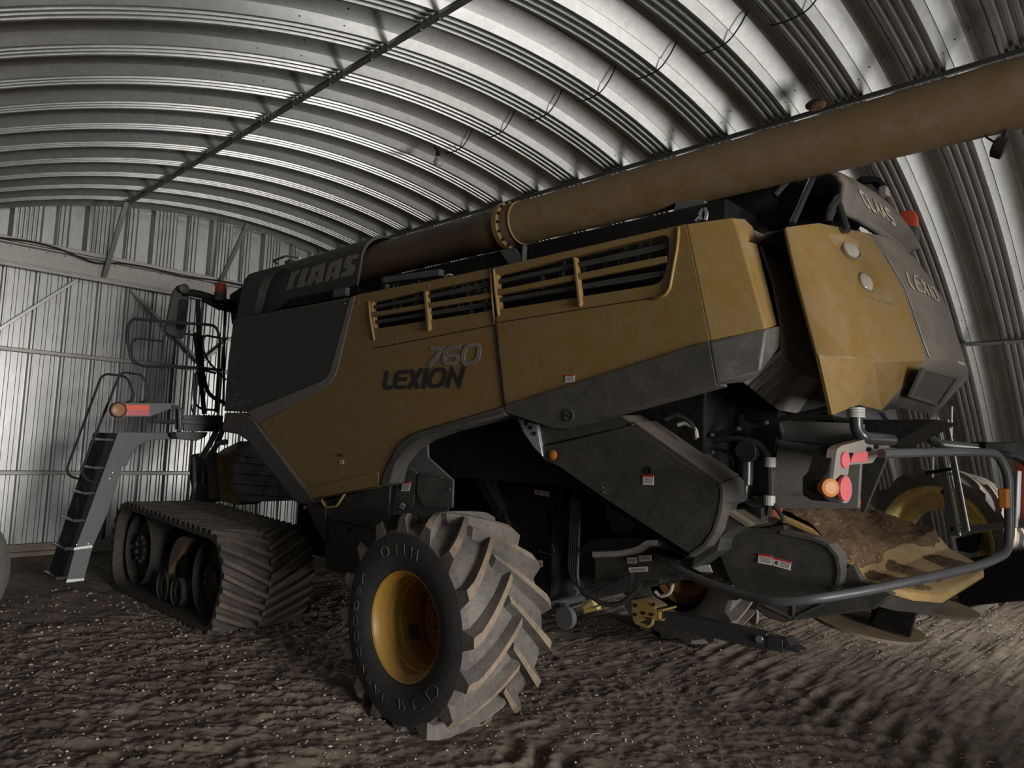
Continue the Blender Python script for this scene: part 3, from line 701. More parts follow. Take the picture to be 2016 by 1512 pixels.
# grey ribbed air housing behind the rear corner
m = MB()
def far(p): return Vector((p.x - .03, 5.2, p.z))
hr = [(U(1484, 453, 4.12), U(1508, 463, 4.42)), (U(1520, 560, 4.12), U(1542, 565, 4.42)), (U(1535, 641, 4.12), U(1564, 655, 4.42)), (U(1535, 690, 4.12), U(1581, 738, 4.42)), (U(1462, 752, 4.12), U(1533, 808, 4.42))]
m.loft([[a, b, far(b), far(a)] for a, b in hr])
ah = P_(m, 'air_housing', dusty('lit_dusted_plastic', (.21, .2, .185), dust=(.32, .27, .21), rough=.6, amount=.6, top=.4), HV, bevel=.015, seg=2)  # base colour brightened in place of light the tail hood blocks
m = MB()
for k in (.2, .42, .64, .86):
    a = U(1462, 752, 4.11).lerp(U(1533, 808, 4.41), k); b = U(1536, 690, 4.11).lerp(U(1581, 738, 4.41), k); m.bar(a, b, .035, .03)
PS(m, 'rib', DUSTYGREY, ah, bevel=.01)
m = MB(); m.prism([U(*p, 4.75) for p in [(1500, 455), (1545, 455), (1645, 820), (1560, 812), (1500, 806), (1500, 740)]], (0, 1.4, 0)); P_(m, 'rear_bulkhead', STEELGREY, HV, bevel=.01)

# -------- tail hood
yc1, yc2 = 4.40, 4.93
def col(pxs, y): return [U(*p, y) for p in pxs]
def atz(c, zq):
    for a, b in zip(c, c[1:]):
        if (a.z - zq)*(b.z - zq) <= 0: return a.lerp(b, (a.z - zq)/(a.z - b.z) if abs(a.z - b.z) > 1e-6 else 0)
    return c[0] if zq > c[0].z else c[-1]
def rerow(c, zk): return [c[0]] + [atz(c, c[0].z + (zk - c[0].z)*t) for t in (.33, .66)] + [atz(c, zk), c[-1]]
c1 = col([(1612, 439), (1640, 505), (1672, 586), (1720, 713), (1690, 797)], yc1)
c2 = col([(1708, 459), (1744, 510), (1780, 578), (1823, 709), (1736, 808)], yc2)
c0 = rerow(col([(1549, 447), (1560, 500), (1580, 580), (1609, 690), (1638, 817)], 4.0), c1[3].z)
c2m = [Vector((p.x, 2*MC - p.y, p.z)) for p in c2]; c1m = [Vector((p.x, 2*MC - p.y, p.z)) for p in c1]; c0m = [Vector((p.x, 2*MC - p.y, p.z)) for p in c0]
def shell(m, cols, off):
    off = Vector(off); n = len(cols[0]); k = len(cols); vs = [p for c_ in cols for p in c_]; vs2 = [p + off for p in vs]; fs = []
    for a in range(k - 1):
        for b in range(n - 1):
            i = a*n + b; fs.append((i, i + n, i + n + 1, i + 1)); fs.append(tuple(q + len(vs) for q in (i, i + 1, i + n + 1, i + n)))
    L = len(vs)
    ring = [b for b in range(n)] + [a*n + n - 1 for a in range(1, k)] + [(k - 1)*n + b for b in range(n - 2, -1, -1)] + [a*n for a in range(k - 2, 0, -1)]
    for i in range(len(ring)):
        a, b = ring[i], ring[(i + 1) % len(ring)]; fs.append((a, b, b + L, a + L))
    m.add(vs + vs2, fs)
def catmull(c, n):
    """smooth column through its points down to the knee, straight below it"""
    out = []; k = len(c) - 2
    for i in range(k):
        p0 = c[max(i - 1, 0)]; p1 = c[i]; p2 = c[i + 1]; p3 = c[min(i + 2, k)]
        for j in range(n):
            t = j/n; out.append(.5*((2*p1) + (p2 - p0)*t + (2*p0 - 5*p1 + 4*p2 - p3)*t*t + (3*p1 - p0 - 3*p2 + p3)*t*t*t))
    return out + [c[k]]
def pix(P):
    d = Vector(P) - CAM; q = Vector((_X[0]*d.x + _Y[0]*d.y + _Z[0]*d.z, _X[1]*d.x + _Y[1]*d.y + _Z[1]*d.z, _X[2]*d.x + _Y[2]*d.y + _Z[2]*d.z)); return CX + FPX*q.x/q.z, CY + FPX*q.y/q.z
def inpoly(px, py, poly):
    """distance to the outline when inside, else 0"""
    ins = False; dm = 1e9; n = len(poly)
    for i in range(n):
        (ax, ay), (bx, by) = poly[i], poly[(i + 1) % n]
        if (ay > py) != (by > py) and px < (bx - ax)*(py - ay)/(by - ay) + ax: ins = not ins
        t = max(0, min(1, ((px - ax)*(bx - ax) + (py - ay)*(by - ay))/((bx - ax)**2 + (by - ay)**2))); dm = min(dm, hypot(px - ax - t*(bx - ax), py - ay - t*(by - ay)))
    return dm if ins else 0
NV = 30
K0, K1, K2 = catmull(c0, NV), catmull(c1, NV), catmull(c2, NV); NH = 64
RECP = [(1629, 457), (1668, 462), (1696, 476), (1712, 497), (1767, 605), (1700, 583), (1668, 540)]
for side in (0, 1):
    fl = (lambda p: p) if side == 0 else (lambda p: Vector((p.x - .10*max(0, min(1, (4.93 - p.y)/.5)), 2*MC - p.y, p.z)))
    m = MB()
    m.loft([[fl(p) for p in K0[:-1]], [fl(p.lerp(q, .96)) for p, q in zip(K0[:-1], K1[:-1])], [fl(p) for p in K1[:-1]]], False)
    rows_ = []; nrm = (K2[0] - K1[0]).cross(K1[-1] - K1[0]).normalized(); nrm = nrm if nrm.x > 0 else -nrm
    fine1, fine2 = catmull(c1, 30), catmull(c2, 30)
    for a, b in zip(fine1, fine2):
        r_ = []
        for k in range(NH + 1):
            p = a.lerp(b, k/NH)
            if side == 0:
                x_, y_ = pix(p); d_ = inpoly(x_, y_, RECP)
                if d_ > 0: t = min(1, d_/16); p = p - nrm*(.06*t*t*(3 - 2*t))
            r_.append(fl(p))
        rows_.append(r_)
    m.loft(rows_, False)
    low_ = MB(); low_.loft([[fl(c_[3] + Vector((0, 0, .004))) for c_ in (c0, c1, c2)], [fl(c_[4]) for c_ in (c0, c1, c2)]], False)
    yh = P_(m, 'tail_hood_side', GOLD, HV, smooth=True, angle=24, weld=True, out=(1, -.6 if side == 0 else .6, 0)); so = yh.modifiers.new('thickness', 'SOLIDIFY'); so.thickness = .025; so.offset = -1
    if side == 0:
        yl = P_(low_, 'hood_lower_corner', GOLD, yh, out=(1, -.6 if side == 0 else .6, 0)); so = yl.modifiers.new('thickness', 'SOLIDIFY'); so.thickness = .02; so.offset = -1
    if side == 0: yh0 = yh; HN = nrm
from mathutils.bvhtree import BVHTree
def lifted(m, lift=.004, fallback=None):
    """the point of a modelled surface seen at a pixel, lifted a little off it"""
    bv = BVHTree.FromPolygons([Vector(v_) for v_ in m.v], m.f)
    def f(px, py):
        d = ray(px, py).normalized(); q, n_, i_, _d = bv.ray_cast(CAM, d)
        if q is None: q, n_, i_, _d = bv.find_nearest(CAM + d*7.0)
        if n_.dot(d) > 0: n_ = -n_
        return q + n_*lift
    return f
lens = flat('lamp_glass', (0.34, 0.31, 0.26), 0.12)
for px, py, r_ in ((1675, 492, .064), (1707, 557, .064)):
    q = PP(px, py, c1[1].lerp(c2[1], .4) - HN*.045, HN); a_ = (HN + Vector((.3, -.35, .1))).normalized()
    m = MB(); m.lathe([(-.09, r_*1.3), (.0, r_*1.25), (.014, r_*1.18), (.012, r_*1.02)], q, a_, 28); lb = P_(m, 'work_light', GOLD, yh0, smooth=True)
    m = MB(); m.lathe([(.004, r_*1.02), (.014, r_*.8), (.022, r_*.4), (.024, 0)], q, a_, 24); P_(m, 'work_light_lens', lens, yh0, smooth=True)
    m = MB(); m.lathe([(.003, r_*1.12), (.016, r_*1.12), (.016, r_*1.02), (.003, r_*1.02)], q, a_, 24); P_(m, 'lamp_ring', SILVER, yh0, smooth=True)
mid = lambda c_, dy: [Vector((p.x + .05, MC + dy, p.z + .03)) for p in c_]
hm = MB(); hm.loft([catmull(q, 10) for q in (c2, mid(c2, -.32), mid(c2, 0), mid(c2, .32), c2m)], False)
hm.loft([[q[3] for q in (c2, mid(c2, -.32), mid(c2, 0), mid(c2, .32), c2m)], [q[4] for q in (c2, mid(c2, -.32), mid(c2, 0), mid(c2, .32), c2m)]], False)
gh = P_(hm, 'tail_hood_centre', DUSTYGREY, HV, smooth=True, angle=24, weld=True, out=(1, 0, 0)); so = gh.modifiers.new('thickness', 'SOLIDIFY'); so.thickness = .025; so.offset = -1
sH = lifted(hm, .004)
m = MB(); zz = lambda pts: [(1640 + x/5.04, 340 + y/5.04) for x, y in pts]
for st, cl in (([(720, 985), (745, 1075), (772, 1130), (800, 1160)], 0), ([(838, 1030), (800, 1025), (800, 1060), (830, 1150), (850, 1172), (895, 1190)], 0), ([(812, 1092), (862, 1108)], 0), ([(860, 1060), (948, 1225)], 0), ([(900, 1085), (905, 1205)], 0), ([(930, 1110), (985, 1245)], 0), ([(960, 1130), (990, 1150), (1035, 1240), (1040, 1280), (1010, 1260), (975, 1180)], 1)):
    ribbon(m, zz(st), 2.6, sH, (.002, -.001, 0), bool(cl))
lab(P_(m, 'lettering', LOGO_L, gh), 'cream LEXION lettering')
sH2 = lifted(hm, .003)
m = MB(); ribbon(m, [(1738, 502), (1757, 535), (1775, 566), (1788, 600), (1801, 638), (1813, 675), (1825, 706)], 6, sH2, (.002, -.001, 0)); lab(P_(m, 'silver_edge_strip', STRIPE_L, gh), 'pale strip along the seam')
kn = (c2m[3] - c2[3]).cross(c2[4] - c2[3]).normalized(); kn = kn if kn.x > 0 else -kn
sK = lambda a, b: PP(a, b, c2[3] + kn*.06, kn)
m = MB(); rec = [sK(1818, 726), sK(1888, 744), sK(1850, 800), sK(1792, 782)]; cen = sum(rec, Vector())/4; out_ = [p.lerp(cen, -.06) - kn*.012 for p in rec]; inn = [p.lerp(cen, .1) for p in rec]; dp = [p.lerp(cen, .42) - kn*.005 for p in rec]
m.loft([out_, rec, inn], True, False); m.mat(1); m.loft([inn, [p.lerp(cen, .14) - kn*.01 for p in rec]], True, False); m.add([p.lerp(cen, .14) - kn*.01 for p in rec], [(0, 1, 2, 3)]); P_(m, 'dark_recess_plate', [GREYPL, DARKPL], gh)  # raised plate, its middle darkened to imitate the shade of a hollow
sticker(((1846, 793), (1852, 794), (1852, 776), (1846, 775)), 0, gh, surf=lambda a, b: PP(a, b, c2[3] + kn*.03, kn), name='sticker')
sticker(((1885, 717), (1899, 721), (1897, 715), (1883, 711)), 0, gh, header=False, surf=sH, name='sticker')
# hood roof filler
m = MB(); m.loft([[c0[0], c1[0], c2[0], c2m[0], c1m[0], c0m[0]], [p + Vector((-.75, 0, -.15)) for p in (c0[0], c1[0], c2[0], c2m[0], c1m[0], c0m[0])]]); P_(m, 'hood_top', BLACK, HV)
m = MB(); m.box((-2.25, MC, 2.7), (.5, 1.7, .9)); P_(m, 'radiator_housing', BLACK, HV, bevel=.02)
# -------- raised tail crown with CLAAS
cw_t = [(1616, 322, 4.72), (1664, 345, 5.1), (1708, 371, 5.45), (1745, 405, 5.8), (1775, 450, 6.1), (1790, 486, 6.28)]
cw_b = [(1662, 413, 4.72), (1695, 432, 5.05), (1722, 450, 5.4), (1748, 470, 5.75), (1772, 487, 6.05), (1788, 500, 6.25)]
cm = MB(); T_, B_ = [U(*p) for p in cw_t], [U(*p) for p in cw_b]
grid = [[a.lerp(b, t) + Vector((.10, -.02, .0))*sin(pi*min(1, t*1.15)) for t in (0, .15, .3, .5, .7, .85, 1)] for a, b in zip(T_, B_)]
cm.loft(grid, False); cr = P_(cm, 'tail_crown', DUSTYGREY, HV, smooth=True, angle=40, out=(1, -.5, .2)); so = cr.modifiers.new('thickness', 'SOLIDIFY'); so.thickness = .05; so.offset = -1
sC = lifted(cm, .004)
m = MB()
q_ = zz([(322, 322), (612, 522), (250, 178), (548, 378)]); text(m, 'CLAAS', quadmap(q_[0], q_[1], q_[2], q_[3], sC), w=.24, cw=.7, gap=.3, slant=0, thick=(.002, -.001, 0))
lab(P_(m, 'lettering', LOGO_L, cr), 'cream CLAAS lettering')
m = MB()
for a, b in (((1525, 385, 4.6), (1600, 300, 4.8)), ((1560, 440, 4.45), (1600, 350, 4.7)), ((1632, 430, 4.6), (1655, 385, 4.75)), ((1668, 455, 4.6), (1650, 395, 4.7))): m.tube(fillet([U(*a), U(*b)], .05), .022, 8)
m.tube(fillet([U(1632, 436, 4.6), U(1634, 415, 4.6), U(1652, 388, 4.7)], .05), .024, 8)
PS(m, 'crown_strut', BLACKTUBE, HV, smooth=True)
m = MB(); m.tube(fillet([U(1380, 418, 5.0), U(1500, 400, 5.0), U(1560, 400, 5.1), U(1590, 440, 5.2)], .25, 6), .17, 16); m.tube([U(1540, 405, 5.6), U(1640, 410, 5.6), U(1670, 440, 5.6)], .2, 16); m.lathe([(0, .25), (.25, .25), (.27, .2)], U(1585, 420, 5.3), (1, 0, 0), 20, True)
PS(m, 'intake_duct', BLACK, HV, smooth=True)
m = MB(); m.bar(U(1690, 356, 6.2), U(1722, 354, 6.3), .08, .05); m.bar(U(1722, 354, 6.3), U(1746, 378, 6.4), .07, .05); wl_ = P_(m, 'rear_lamp_bracket', BLACK, HV, bevel=.008)
m = MB(); m.box(U(1741, 377, 6.35), (.06, .12, .07)); P_(m, 'lamp', flat('pale_lamp', (0.5, 0.42, 0.38), .3), wl_, bevel=.01)
def beacon(p, h, rr, par, mat=BEACON):
    m = MB(); p = Vector(p); m.lathe([(0, rr*.5), (0, rr), (h*.42, rr*1.02), (h*.42, 0)], p, (0, 0, 1), 24); b_ = P_(m, 'beacon_base', GREYPL, par, smooth=True)
    m = MB(); m.lathe([(h*.42, rr), (h*.75, rr*.97), (h*.93, rr*.75), (h, 0)], p, (0, 0, 1), 24); lab(P_(m, 'beacon_lens', mat, b_, smooth=True), 'orange beacon dome')
    m = MB(); m.tube([p, p - Vector((0.03, 0, .14))], .02, 8); P_(m, 'beacon_stem', BLACK, b_)
beacon(U(1784, 478, 6.35), .27, .095, HV)

# -------- unloading spout lying along the top
SY, SZ, SR = 4.54, 4.03, .188
def sx(px): return U(px, 440, SY).x
def px2x(px, py): return PP(px, py, (0, SY, SZ), (0, 1, 0)).x
x0, xf = px2x(725, 520), px2x(1005, 447)
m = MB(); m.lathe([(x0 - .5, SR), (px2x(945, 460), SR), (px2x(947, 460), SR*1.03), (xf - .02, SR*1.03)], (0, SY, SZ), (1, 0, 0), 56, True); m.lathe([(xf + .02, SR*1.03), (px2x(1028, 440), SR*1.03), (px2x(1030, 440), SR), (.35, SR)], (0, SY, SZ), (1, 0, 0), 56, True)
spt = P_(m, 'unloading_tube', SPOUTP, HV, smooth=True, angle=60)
m = MB(); m.lathe([(xf - .035, SR), (xf - .035, SR*1.19), (xf + .03, SR*1.19), (xf + .03, SR)], (0, SY, SZ), (1, 0, 0), 56); m.lathe([(px2x(1029, 440) - .01, SR), (px2x(1029, 440) - .01, SR*1.07), (px2x(1029, 440) + .01, SR*1.07), (px2x(1029, 440) + .01, SR)], (0, SY, SZ), (1, 0, 0), 56)
fg = P_(m, 'clamp_flange', GOLD, spt, bevel=.006)
m = MB()
for k in range(16):
    a = 2*pi*k/16 + .1; m.box((xf + .035, SY + SR*1.12*cos(a), SZ + SR*1.12*sin(a)), (.03, .022, .022), Matrix.Rotation(a, 3, 'X'))
lab(PS(m, 'flange_bolt', BLACK, spt), 'dark bolt on the flange')
m = MB(); m.prism([U(*p, 4.4) for p in ((982, 492), (1012, 488), (1030, 508), (1026, 522), (1000, 520), (994, 512))], (0, .06, 0)); m.box(U(1032, 505, 4.42), (.03, .05, .2)); P_(m, 'spout_support', STEELGREY, HV, bevel=.01)
m = MB(); m.bar(U(757, 553, 4.1), U(870, 537, 4.1), .06, .06); m.bar(U(762, 560, 4.1), U(762, 590, 4.1), .04, .04); m.bar(U(1330, 412, 4.5), U(1388, 412, 4.5), .05, .12); PS(m, 'top_rail', STEELGREY, HV, bevel=.006)
m = MB()
for s_ in ([(880, 560), (875, 545), (888, 540), (897, 548), (894, 565)], [(1380, 434), (1378, 420), (1385, 412)], [(1389, 434), (1392, 420), (1388, 410)], [(1370, 436), (1378, 428)]): m.tube(fillet([U(*p, 4.05) for p in s_], .04), .012, 8)
lab(PS(m, 'metal_pipe', SILVER, HV, smooth=True), 'bright bent metal pipe')
# engine clutter behind the louvres
m = MB(); rr_ = random.Random(5)
for k in range(26):
    px = rr_.uniform(745, 960); m.tube([U(px, 600 + rr_.uniform(-30, 20), B + .22), U(px + rr_.uniform(-8, 8), 575 + rr_.uniform(-30, 20), B + .3)], rr_.uniform(.006, .02), 6)
for k in range(14):
    px = rr_.uniform(990, 1300); py = 590 - (px - 990)*.25; m.tube([U(px, py, B + .25), U(px + rr_.uniform(-6, 6), py - rr_.uniform(15, 60), B + .28)], rr_.uniform(.006, .02), 6)
PS(m, 'engine_fitting', DARKPL, HV, smooth=True)
# dark shroud over the front of the spout with CLAAS
SHY = 4.30
def shroud_sec(top_px, bot_px):
    bt = U(bot_px[0], bot_px[1], SHY); xs = U(top_px[0], top_px[1], SHY)
    out = [bt]
    for k in range(9):
        a = pi/2*k/8; R_ = .24; t = k/8
        out.append(Vector((bt.x*(1 - .35 - .65*t) + xs.x*(.35 + .65*t), SHY + R_ - R_*cos(a), SZ + .02 + R_*sin(a))))
    out.append(Vector((xs.x, SHY + .5, SZ + .22))); return out
secs = [((536, 548), (509, 616)), ((545, 535), (530, 613)), ((556, 528), (557, 604)), ((570, 520), (565, 588)), ((640, 500), (630, 577)), ((700, 485), (675, 567)), ((724, 492), (702, 561))]
m = MB(); S1 = [shroud_sec(a, b) for a, b in secs]; n_ = len(S1[0]); off = Vector((0, .03, -.02))
shell(m, S1, off); shr = P_(m, 'spout_cover', DARKPL, HV, bevel=.006)
for p in (): pass
sS = lambda a, b: U(a, b, SHY - .004)
m = MB(); z3 = lambda pts: [(550 + x/10.61, 480 + y/10.61) for x, y in pts]
fS = lambda a, b: (lambda q: q if q.z < SZ + .03 else Vector((q.x, SHY + .24 - sqrt(max(.0, .244**2 - min(.244, (q.z - SZ - .02))**2)) , q.z)))(U(a, b, SHY - .004))
for pl_ in ([(140, 980), (255, 600), (435, 545), (405, 625), (345, 650), (262, 900), (310, 885), (320, 920)],
            [(355, 925), (490, 520), (610, 500), (515, 800), (565, 780), (520, 895)],
            [(1270, 715), (1300, 605), (1385, 580), (1410, 510), (1350, 520), (1345, 430), (1390, 290), (1440, 250), (1660, 205), (1640, 305), (1520, 330), (1490, 415), (1580, 440), (1590, 500), (1540, 630), (1510, 660)]):
    poly2(m, z3(pl_), sS, (0, -.002, 0))
for o_, h_ in (([(555, 880), (690, 490), (760, 455), (965, 395), (885, 810), (750, 840), (772, 745), (702, 765), (675, 850)], [(728, 685), (762, 585), (822, 567), (798, 667)]),
               ([(940, 800), (1045, 420), (1110, 375), (1320, 300), (1235, 725), (1105, 760), (1124, 668), (1056, 690), (1030, 785)], [(1080, 612), (1110, 510), (1172, 488), (1146, 592)])):
    plate(m, [sS(*p) for p in z3(o_)], [[sS(*p) for p in z3(h_)]], (0, -.002, 0))
lab(P_(m, 'lettering', LOGO_G, shr), 'grey CLAAS lettering')
m = MB(); m.prism(fillet_closed([U(*p, 4.2) for p in [(465, 626), (480, 552), (490, 539), (546, 524), (532, 533), (521, 545), (512, 566), (500, 617)]], [.01, .08, .08, .02, .05, .06, .06, .01], 3), (0, .9, 0)); P_(m, 'tank_corner_cover', DARKPL, HV, bevel=.02)
m = MB(); m.prism([U(*p, 4.18) for p in [(560, 606), (576, 590), (703, 566), (703, 576), (690, 584)]], (0, .3, 0)); P_(m, 'ledge', BLACK, HV)
m = MB(); m.box(U(672, 577, 4.1), (.25, .05, .09)); P_(m, 'bracket', STEELGREY, HV, bevel=.006)
m = MB(); m.tube(fillet([U(545, 519, 5.0), U(537, 514, 5.0), U(562, 504, 5.0), U(590, 508, 5.0)], .06), .018, 8); m.box(U(572, 517, 5.0), (.16, .1, .05)); P_(m, 'roof_grab_bar', BLACKTUBE, HV, smooth=False)
m = MB(); m.prism([U(*p, 4.9) for p in [(450, 580), (480, 560), (480, 625), (455, 640)]], (0, .6, 0)); P_(m, 'cab_corner', BLACK, HV, bevel=.03)

# -------- rear left wheel
TC = Vector((-4.17, 0, .690)); YO = 3.25; TW = .80
def tyre_mesh():
    m = MB(); W = TW
    half = [(.08, .385), (.035, .40), (.008, .45), (.0, .53), (.0, .61), (.012, .665), (.045, .695), (.14, .710), (.28, .722), (.40, .724)]
    pr = half + [(W - a, r) for a, r in half[::-1]]
    m.lathe(pr, (0, 0, 0), (0, 1, 0), 72)
    def rs(y):
        yy = min(y, W - y)
        for (a0, r0), (a1, r1) in zip(half[3:], half[4:]):
            if a0 <= yy <= a1 and a1 > a0: return r0 + (r1 - r0)*(yy - a0)/(a1 - a0)
        return half[-1][1] if yy > .39 else .56
    NL = 16
    for side in (0, 1):
        for k in range(NL):
            th = 2*pi*(k + .5*side)/NL + .06; K = 9; tops = []; rings = []
            for j in range(K):
                t = j/(K - 1); y = .012 + t*(.432); sweep = .50*t**1.1
                yy = y if side == 0 else W - y
                ro = .80 - max(0, .05 - y)*.75
                rb = min(max(rs(max(y, 0)) - .03, .655), ro - .01); wt = .022 + .012*(1 - t); wb = wt + .036
                a0 = th + sweep
                def pt(da, r_): a = a0 + da/r_; return Vector((r_*cos(a), yy, r_*sin(a)))
                sh = .02
                rings.append([pt(-wb, rb), pt(-wt, ro), pt(wt, ro), pt(wb, rb)])
            n0 = len(m.v); vs = [p for r_ in rings for p in r_]; m.mat(0); fs = []
            for j in range(K - 1):
                o_ = j*4; fs += [(o_, o_ + 1, o_ + 5, o_ + 4), (o_ + 2, o_ + 3, o_ + 7, o_ + 6)]
            fs += [(0, 1, 2, 3), (4*K - 4, 4*K - 3, 4*K - 2, 4*K - 1)]; m.add(vs, fs)
            m.mat(1); o2 = len(m.v) - len(vs); fs2 = [(j*4 + 1, j*4 + 2, j*4 + 6, j*4 + 5) for j in range(K - 1)]
            m.f += [tuple(i + o2 for i in f) for f in fs2]; m.m += [1]*len(fs2); m.mat(0)
    # the loaded tyre is pressed flat where it stands
    m.v = [(x, y - (.02 if z < -.6 and y < .1 else 0)*min(1, (-.6 - z)/.08), z if z > -.66 else -.66 + (z + .66)*.30) for x, y, z in m.v]
    return m
def sidewall_text(m, word, r, a0, a1, hgt, w, y=-.001):
    def f(u_, v_):
        a = a0 + (a1 - a0)*u_; rr = r + (v_ - .5)*hgt; return Vector((rr*cos(a), y, rr*sin(a)))
    text(m, word, f, w=w, thick=(0, -.002, 0), slant=.1, cw=.7, gap=.4)
def wheel(loc, flip=False, name='rear_wheel', rim=RIMY, scale=1.0, writing=True, parent=HV, lugs=True):
    r = bpy.data.objects.new(name, None); COL.objects.link(r); r.parent = parent; r.location = Vector(loc) - Wloc(parent)
    if flip: r.scale = (1, -1, 1)
    tm = tyre_mesh(); t = tm.build('tyre', [RUBBER, LUGDUST], r, smooth=True, angle=28); me_ = t.data; me_.materials.append(SIDEWALL)
    for p in me_.polygons:
        c_ = p.center; rr = hypot(c_.x, c_.z)
        if p.material_index == 0 and p.index < 72*30 and rr < .668 and (c_.y < .06): p.material_index = 2
    if writing:
        for wd, r__, a0, a1, hh_, ww in (('GOODYEAR', .545, 170, 262, .05, .045), ('R', .52, 275, 282, .07, .045), ('CDT', .53, 292, 345, .08, .04), ('O', .55, 118, 108, -.07, .09), ('I', .55, 100, 97, -.07, .09), ('I', .55, 90, 87, -.07, .09), ('N', .55, 80, 72, -.07, .09), ('N6', .55, 146, 166, .045, .045)):
            m = MB(); sidewall_text(m, wd, r__, rad(a0), rad(a1), hh_, ww); lab(m.build('raised_lettering', RUBBER, r), 'worn raised letters on the sidewall')
    m = MB(); m.lathe([(.11, .375), (.075, .392), (.045, .397), (.035, .390), (.045, .378), (.075, .368), (.10, .345), (.17, .340), (.185, .328), (.24, .325), (.26, .312), (.44, .308), (.47, .325), (.62, .33)], (0, 0, 0), (0, 1, 0), 64)
    m.lathe([(.30, .309), (.295, .303), (.31, .303), (.315, .309)], (0, 0, 0), (0, 1, 0), 64)
    m.lathe([(.50, .325), (.49, .30), (.53, .27), (.54, .2), (.52, .14), (.5, .12), (.44, .11), (.44, 0)], (0, 0, 0), (0, 1, 0), 48)
    rm = m.build('rim', rim, r, smooth=True, angle=30)
    m = MB(); m.lathe([(.43, 0), (.43, .10), (.52, .115)], (0, 0, 0), (0, 1, 0), 24)
    for k in range(10):
        a = 2*pi*k/10; m.lathe([(.50, .018), (.53, .018), (.53, 0)][::-1], (.17*cos(a), -.02, .17*sin(a)), (0, 1, 0), 6)
    m.build('hub', BLACK, r, smooth=True)
    m = MB(); m.box((-.27, .36, -.145), (.012, .09, .12), Matrix.Rotation(rad(-28), 3, 'Y')); m.build('rim_plate', STEELGREY, r)
    return r
wheel((TC.x, YO, TC.z))
wheel((TC.x, 2*MC - YO, TC.z), True, writing=False)
m = MB(); m.bar((TC.x, 4.0, .74), (TC.x, 7.0, .74), .22, .2); m.box((TC.x, 4.15, .8), (.3, .25, .45)); P_(m, 'rear_axle', BLACK, HV, bevel=.02)

